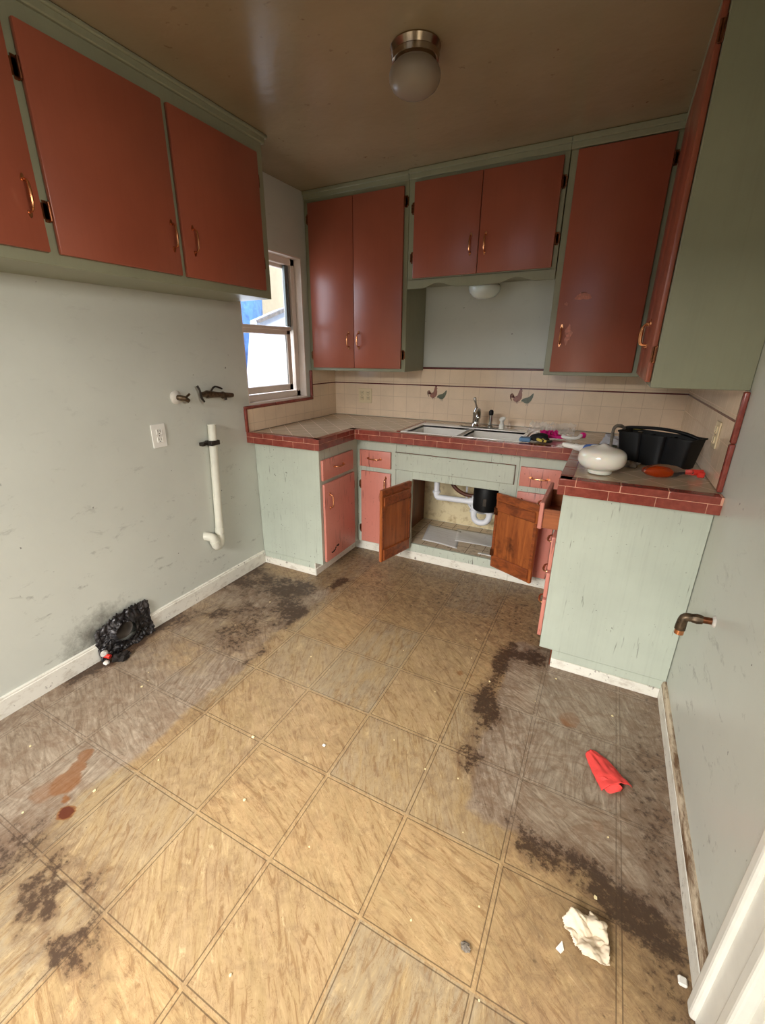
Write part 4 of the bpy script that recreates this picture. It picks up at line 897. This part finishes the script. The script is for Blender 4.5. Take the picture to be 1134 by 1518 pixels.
hs = MB().tube([(1.165, -.10, .72), (1.165, -.12, .50), (1.170, -.13, .40), (1.21, -.14, .335), (1.28, -.15, .31), (1.36, -.12, .32)], .0075, 10, smooth=6).build('supply_hose', 'pvc_white', smooth=True); tag(hs, 'thin white supply hose looping behind the drain pipe', 'hose')
o = MB().sheet(12, 12, lambda u, v: Vector((.955 + .26 * u - .06 * v, -.425 + .30 * v - .03 * u, Z0 - .0005 + .004 * math.sin(3 * u + 2 * v) ** 2))).build('shelf_liner', 'shelf_paper', smooth=True, solid=.0006); tag(o, 'white ribbed liner paper lying left on the sink cupboard floor', 'liner paper')
o = MB().sheet(12, 12, lambda u, v: Vector((1.165 + .27 * u - .05 * v, -.335 + .22 * v, Z0 + .0012 + .004 * math.sin(2 * u + 3 * v) ** 2))).build('shelf_liner', 'shelf_paper', smooth=True, solid=.0006); tag(o, 'spotted liner paper lying right on the sink cupboard floor, behind the other sheet', 'liner paper')
o = MB().box(1.36, 1.47, -.465, -.445, Z0 - .001, Z0 + .004, .001).build('paint_stick', 'grey_paper'); tag(o, 'thin white stick near the front edge of the sink cupboard floor', 'stick')

# ------------------------------------------------------------------ lamps (both off)
cl = thing('ceiling_lamp', 'mushroom ceiling lamp with nickel collar and frosted glass globe', 'lamp', (1.195, -1.335, H))
LC = (1.185, -1.31, H - .0005)
MB().lathe([(0, 0), (.084, 0), (.086, -.005), (.080, -.018), (.078, -.023), (.082, -.027), (.079, -.042), (.072, -.046), (.068, -.046), (.0, -.042)], LC, 48).build('collar', 'brushed_nickel', cl, smooth=True)
MB().lathe([(.066, -.044), (.068, -.052), (.080, -.060), (.087, -.076), (.086, -.092), (.076, -.110), (.056, -.124), (.030, -.132), (0, -.135)], LC, 48).build('globe', 'frosted_glass', cl, smooth=True, solid=.003)
MB().lathe([(0, -.043), (.014, -.044), (.014, -.060), (.024, -.076), (.027, -.090), (.020, -.104), (0, -.110)], LC, 24).build('bulb', 'milk_glass', cl, smooth=True)
hl = thing('valance_lamp', 'small white dome lamp mounted under the cupboard above the sink', 'lamp', (1.190, -.19, 1.79))
HLc = (1.192, -.185, 1.7895)
MB().lathe([(0, 0), (.060, 0), (.060, -.012), (.050, -.020), (0, -.020)], HLc, 36).build('holder', 'white_plastic', hl, smooth=True)
MB().lathe([(.055, -.018), (.080, -.028), (.092, -.040), (.093, -.052), (.086, -.072), (.066, -.092), (.038, -.104), (0, -.109)], HLc, 40).build('dome', 'milk_glass', hl, smooth=True, solid=.002)

# ------------------------------------------------------------------ litter on the floor
def cloth(name, mat, label, cat, c, outline_, h, sd, rot=0):
    """crumpled sheet whose plan is the outline (local metres), lifted into folds"""
    import mathutils
    xs_ = [p[0] for p in outline_]; ys_ = [p[1] for p in outline_]
    def inside(x, y):
        r_ = False; n_ = len(outline_); j = n_ - 1
        for i in range(n_):
            xi, yi = outline_[i]; xj, yj = outline_[j]
            if ((yi > y) != (yj > y)) and (x < (xj - xi) * (y - yi) / (yj - yi) + xi): r_ = not r_
            j = i
        return r_
    mb = MB()
    def fn(u, v):
        x = min(xs_) + (max(xs_) - min(xs_)) * u; y = min(ys_) + (max(ys_) - min(ys_)) * v
        if not inside(x, y): return None
        z = h * (abs(mnoise.fractal(Vector((x * 14 + sd, y * 22, sd)), 1, 2, 4)) + .5 * abs(math.sin(x * 40 + y * 28 + sd)))
        return Vector((x + .004 * mnoise.noise(Vector((x * 60, y * 60, sd))), y + .004 * mnoise.noise(Vector((x * 60, y * 60, sd + 5))), z + .002)) + Vector(c)
    mb.sheet(46, 46, fn)
    o = mb.build(name, mat, smooth=True, solid=.0014); tag(o, label, cat); return o
# coral rag: folded, two layers
cr = thing('coral_rag', 'crumpled coral red rag on the floor near the right wall', 'rag', (2.155, -1.70, 0))
def ragpt(u, v, k=0):
    # main tapering flap from narrow neck (u=0) to wide folded end (u=1)
    w = .020 + .050 * u ** .5
    ax = Vector((2.098, -1.640, 0)).lerp(Vector((2.178, -1.762, 0)), u); sd = Vector((.83, .55, 0))
    z = .004 + .026 * math.sin(math.pi * v) ** .7 * (.4 + .6 * u) + .006 * mnoise.noise(Vector((u * 5, v * 6, 1)))
    return ax + sd * w * (v - .42) * 2 * .78 + Vector((0, 0, z))
MB().sheet(30, 20, ragpt).build('upper_fold', 'coral_cloth', cr, smooth=True, solid=.002)
MB().sheet(20, 12, lambda u, v: Vector((2.128, -1.745, 0)).lerp(Vector((2.20, -1.755, 0)), u) + Vector((-.004 * v, -.026 * math.sin(math.pi * u) * v - .006 * v, .004 + .022 * (1 - v) * math.sin(math.pi * (.15 + .7 * u)) + .004 * math.sin(9 * u)))).build('lower_fold', 'coral_cloth', cr, smooth=True, solid=.002)
cloth('paper_tissue', 'tissue_paper', 'crumpled cream tissue lying on the floor near the door casing', 'tissue', (2.11, -2.235, 0),
      [(-.055, .005), (-.030, .030), (.005, .038), (.012, .058), (.030, .036), (.050, .044), (.056, -.012), (.060, -.045), (.030, -.052), (.0, -.050), (-.030, -.030)], .022, 2.3)
o = MB().prism([(2.052, -2.297), (2.064, -2.275), (2.070, -2.292), (2.064, -2.302)], .0006, .004, 'z').build('tissue_scrap', 'white_chip'); tag(o, 'tiny white scrap beside the crumpled cream tissue', 'scrap')
o = MB().box(2.310, 2.328, -2.235, -2.215, .0006, .010, .003).build('plaster_chip', 'white_chip'); tag(o, 'white plaster chip on the floor at the foot of the door casing', 'chip')
from_px = [(.955, -2.17, 'crumb', 'yellow crumb on the tan vinyl between the left grey stain and the room centre'), (1.215, -2.075, 'white_chip', 'white chip on a tile line near the middle of the floor')]
for x, y, mt, lb in from_px:
    o = MB().box(x, x + .011, y, y + .008, .0006, .005, .001).build('floor_crumb', mt); tag(o, lb, 'crumb')
proto = None
for k in range(34):
    x = random.choice([random.uniform(.1, 2.25), random.uniform(1.55, 2.2)]); y = random.uniform(-2.75, -1.05)
    if x < .55 and y > -1.0: continue
    if proto is None:
        proto = MB().prism([(-.004, -.002), (.001, -.004), (.005, 0), (.002, .003), (-.003, .003)], .0, .002, 'z').build('floor_crumb', 'crumb', local=True); q_ = proto
    else: q_ = proto.copy(); COL.objects.link(q_)
    q_.location = (x, y, .0006); q_.rotation_euler = (0, 0, random.random() * 6); s_ = random.uniform(.5, 1.2); q_.scale = (s_, s_, s_)
    tag(q_, 'pale crumb scattered on the vinyl floor', 'crumb', 'pale crumbs scattered on the floor')
o = lump('leaf_scrap', 'grey_scrap', None, (1.855, -2.40, .0005), (.012, .010, .006), 5, 3, .6); tag(o, 'small brown shrivelled scrap on the tan vinyl in the foreground', 'scrap')
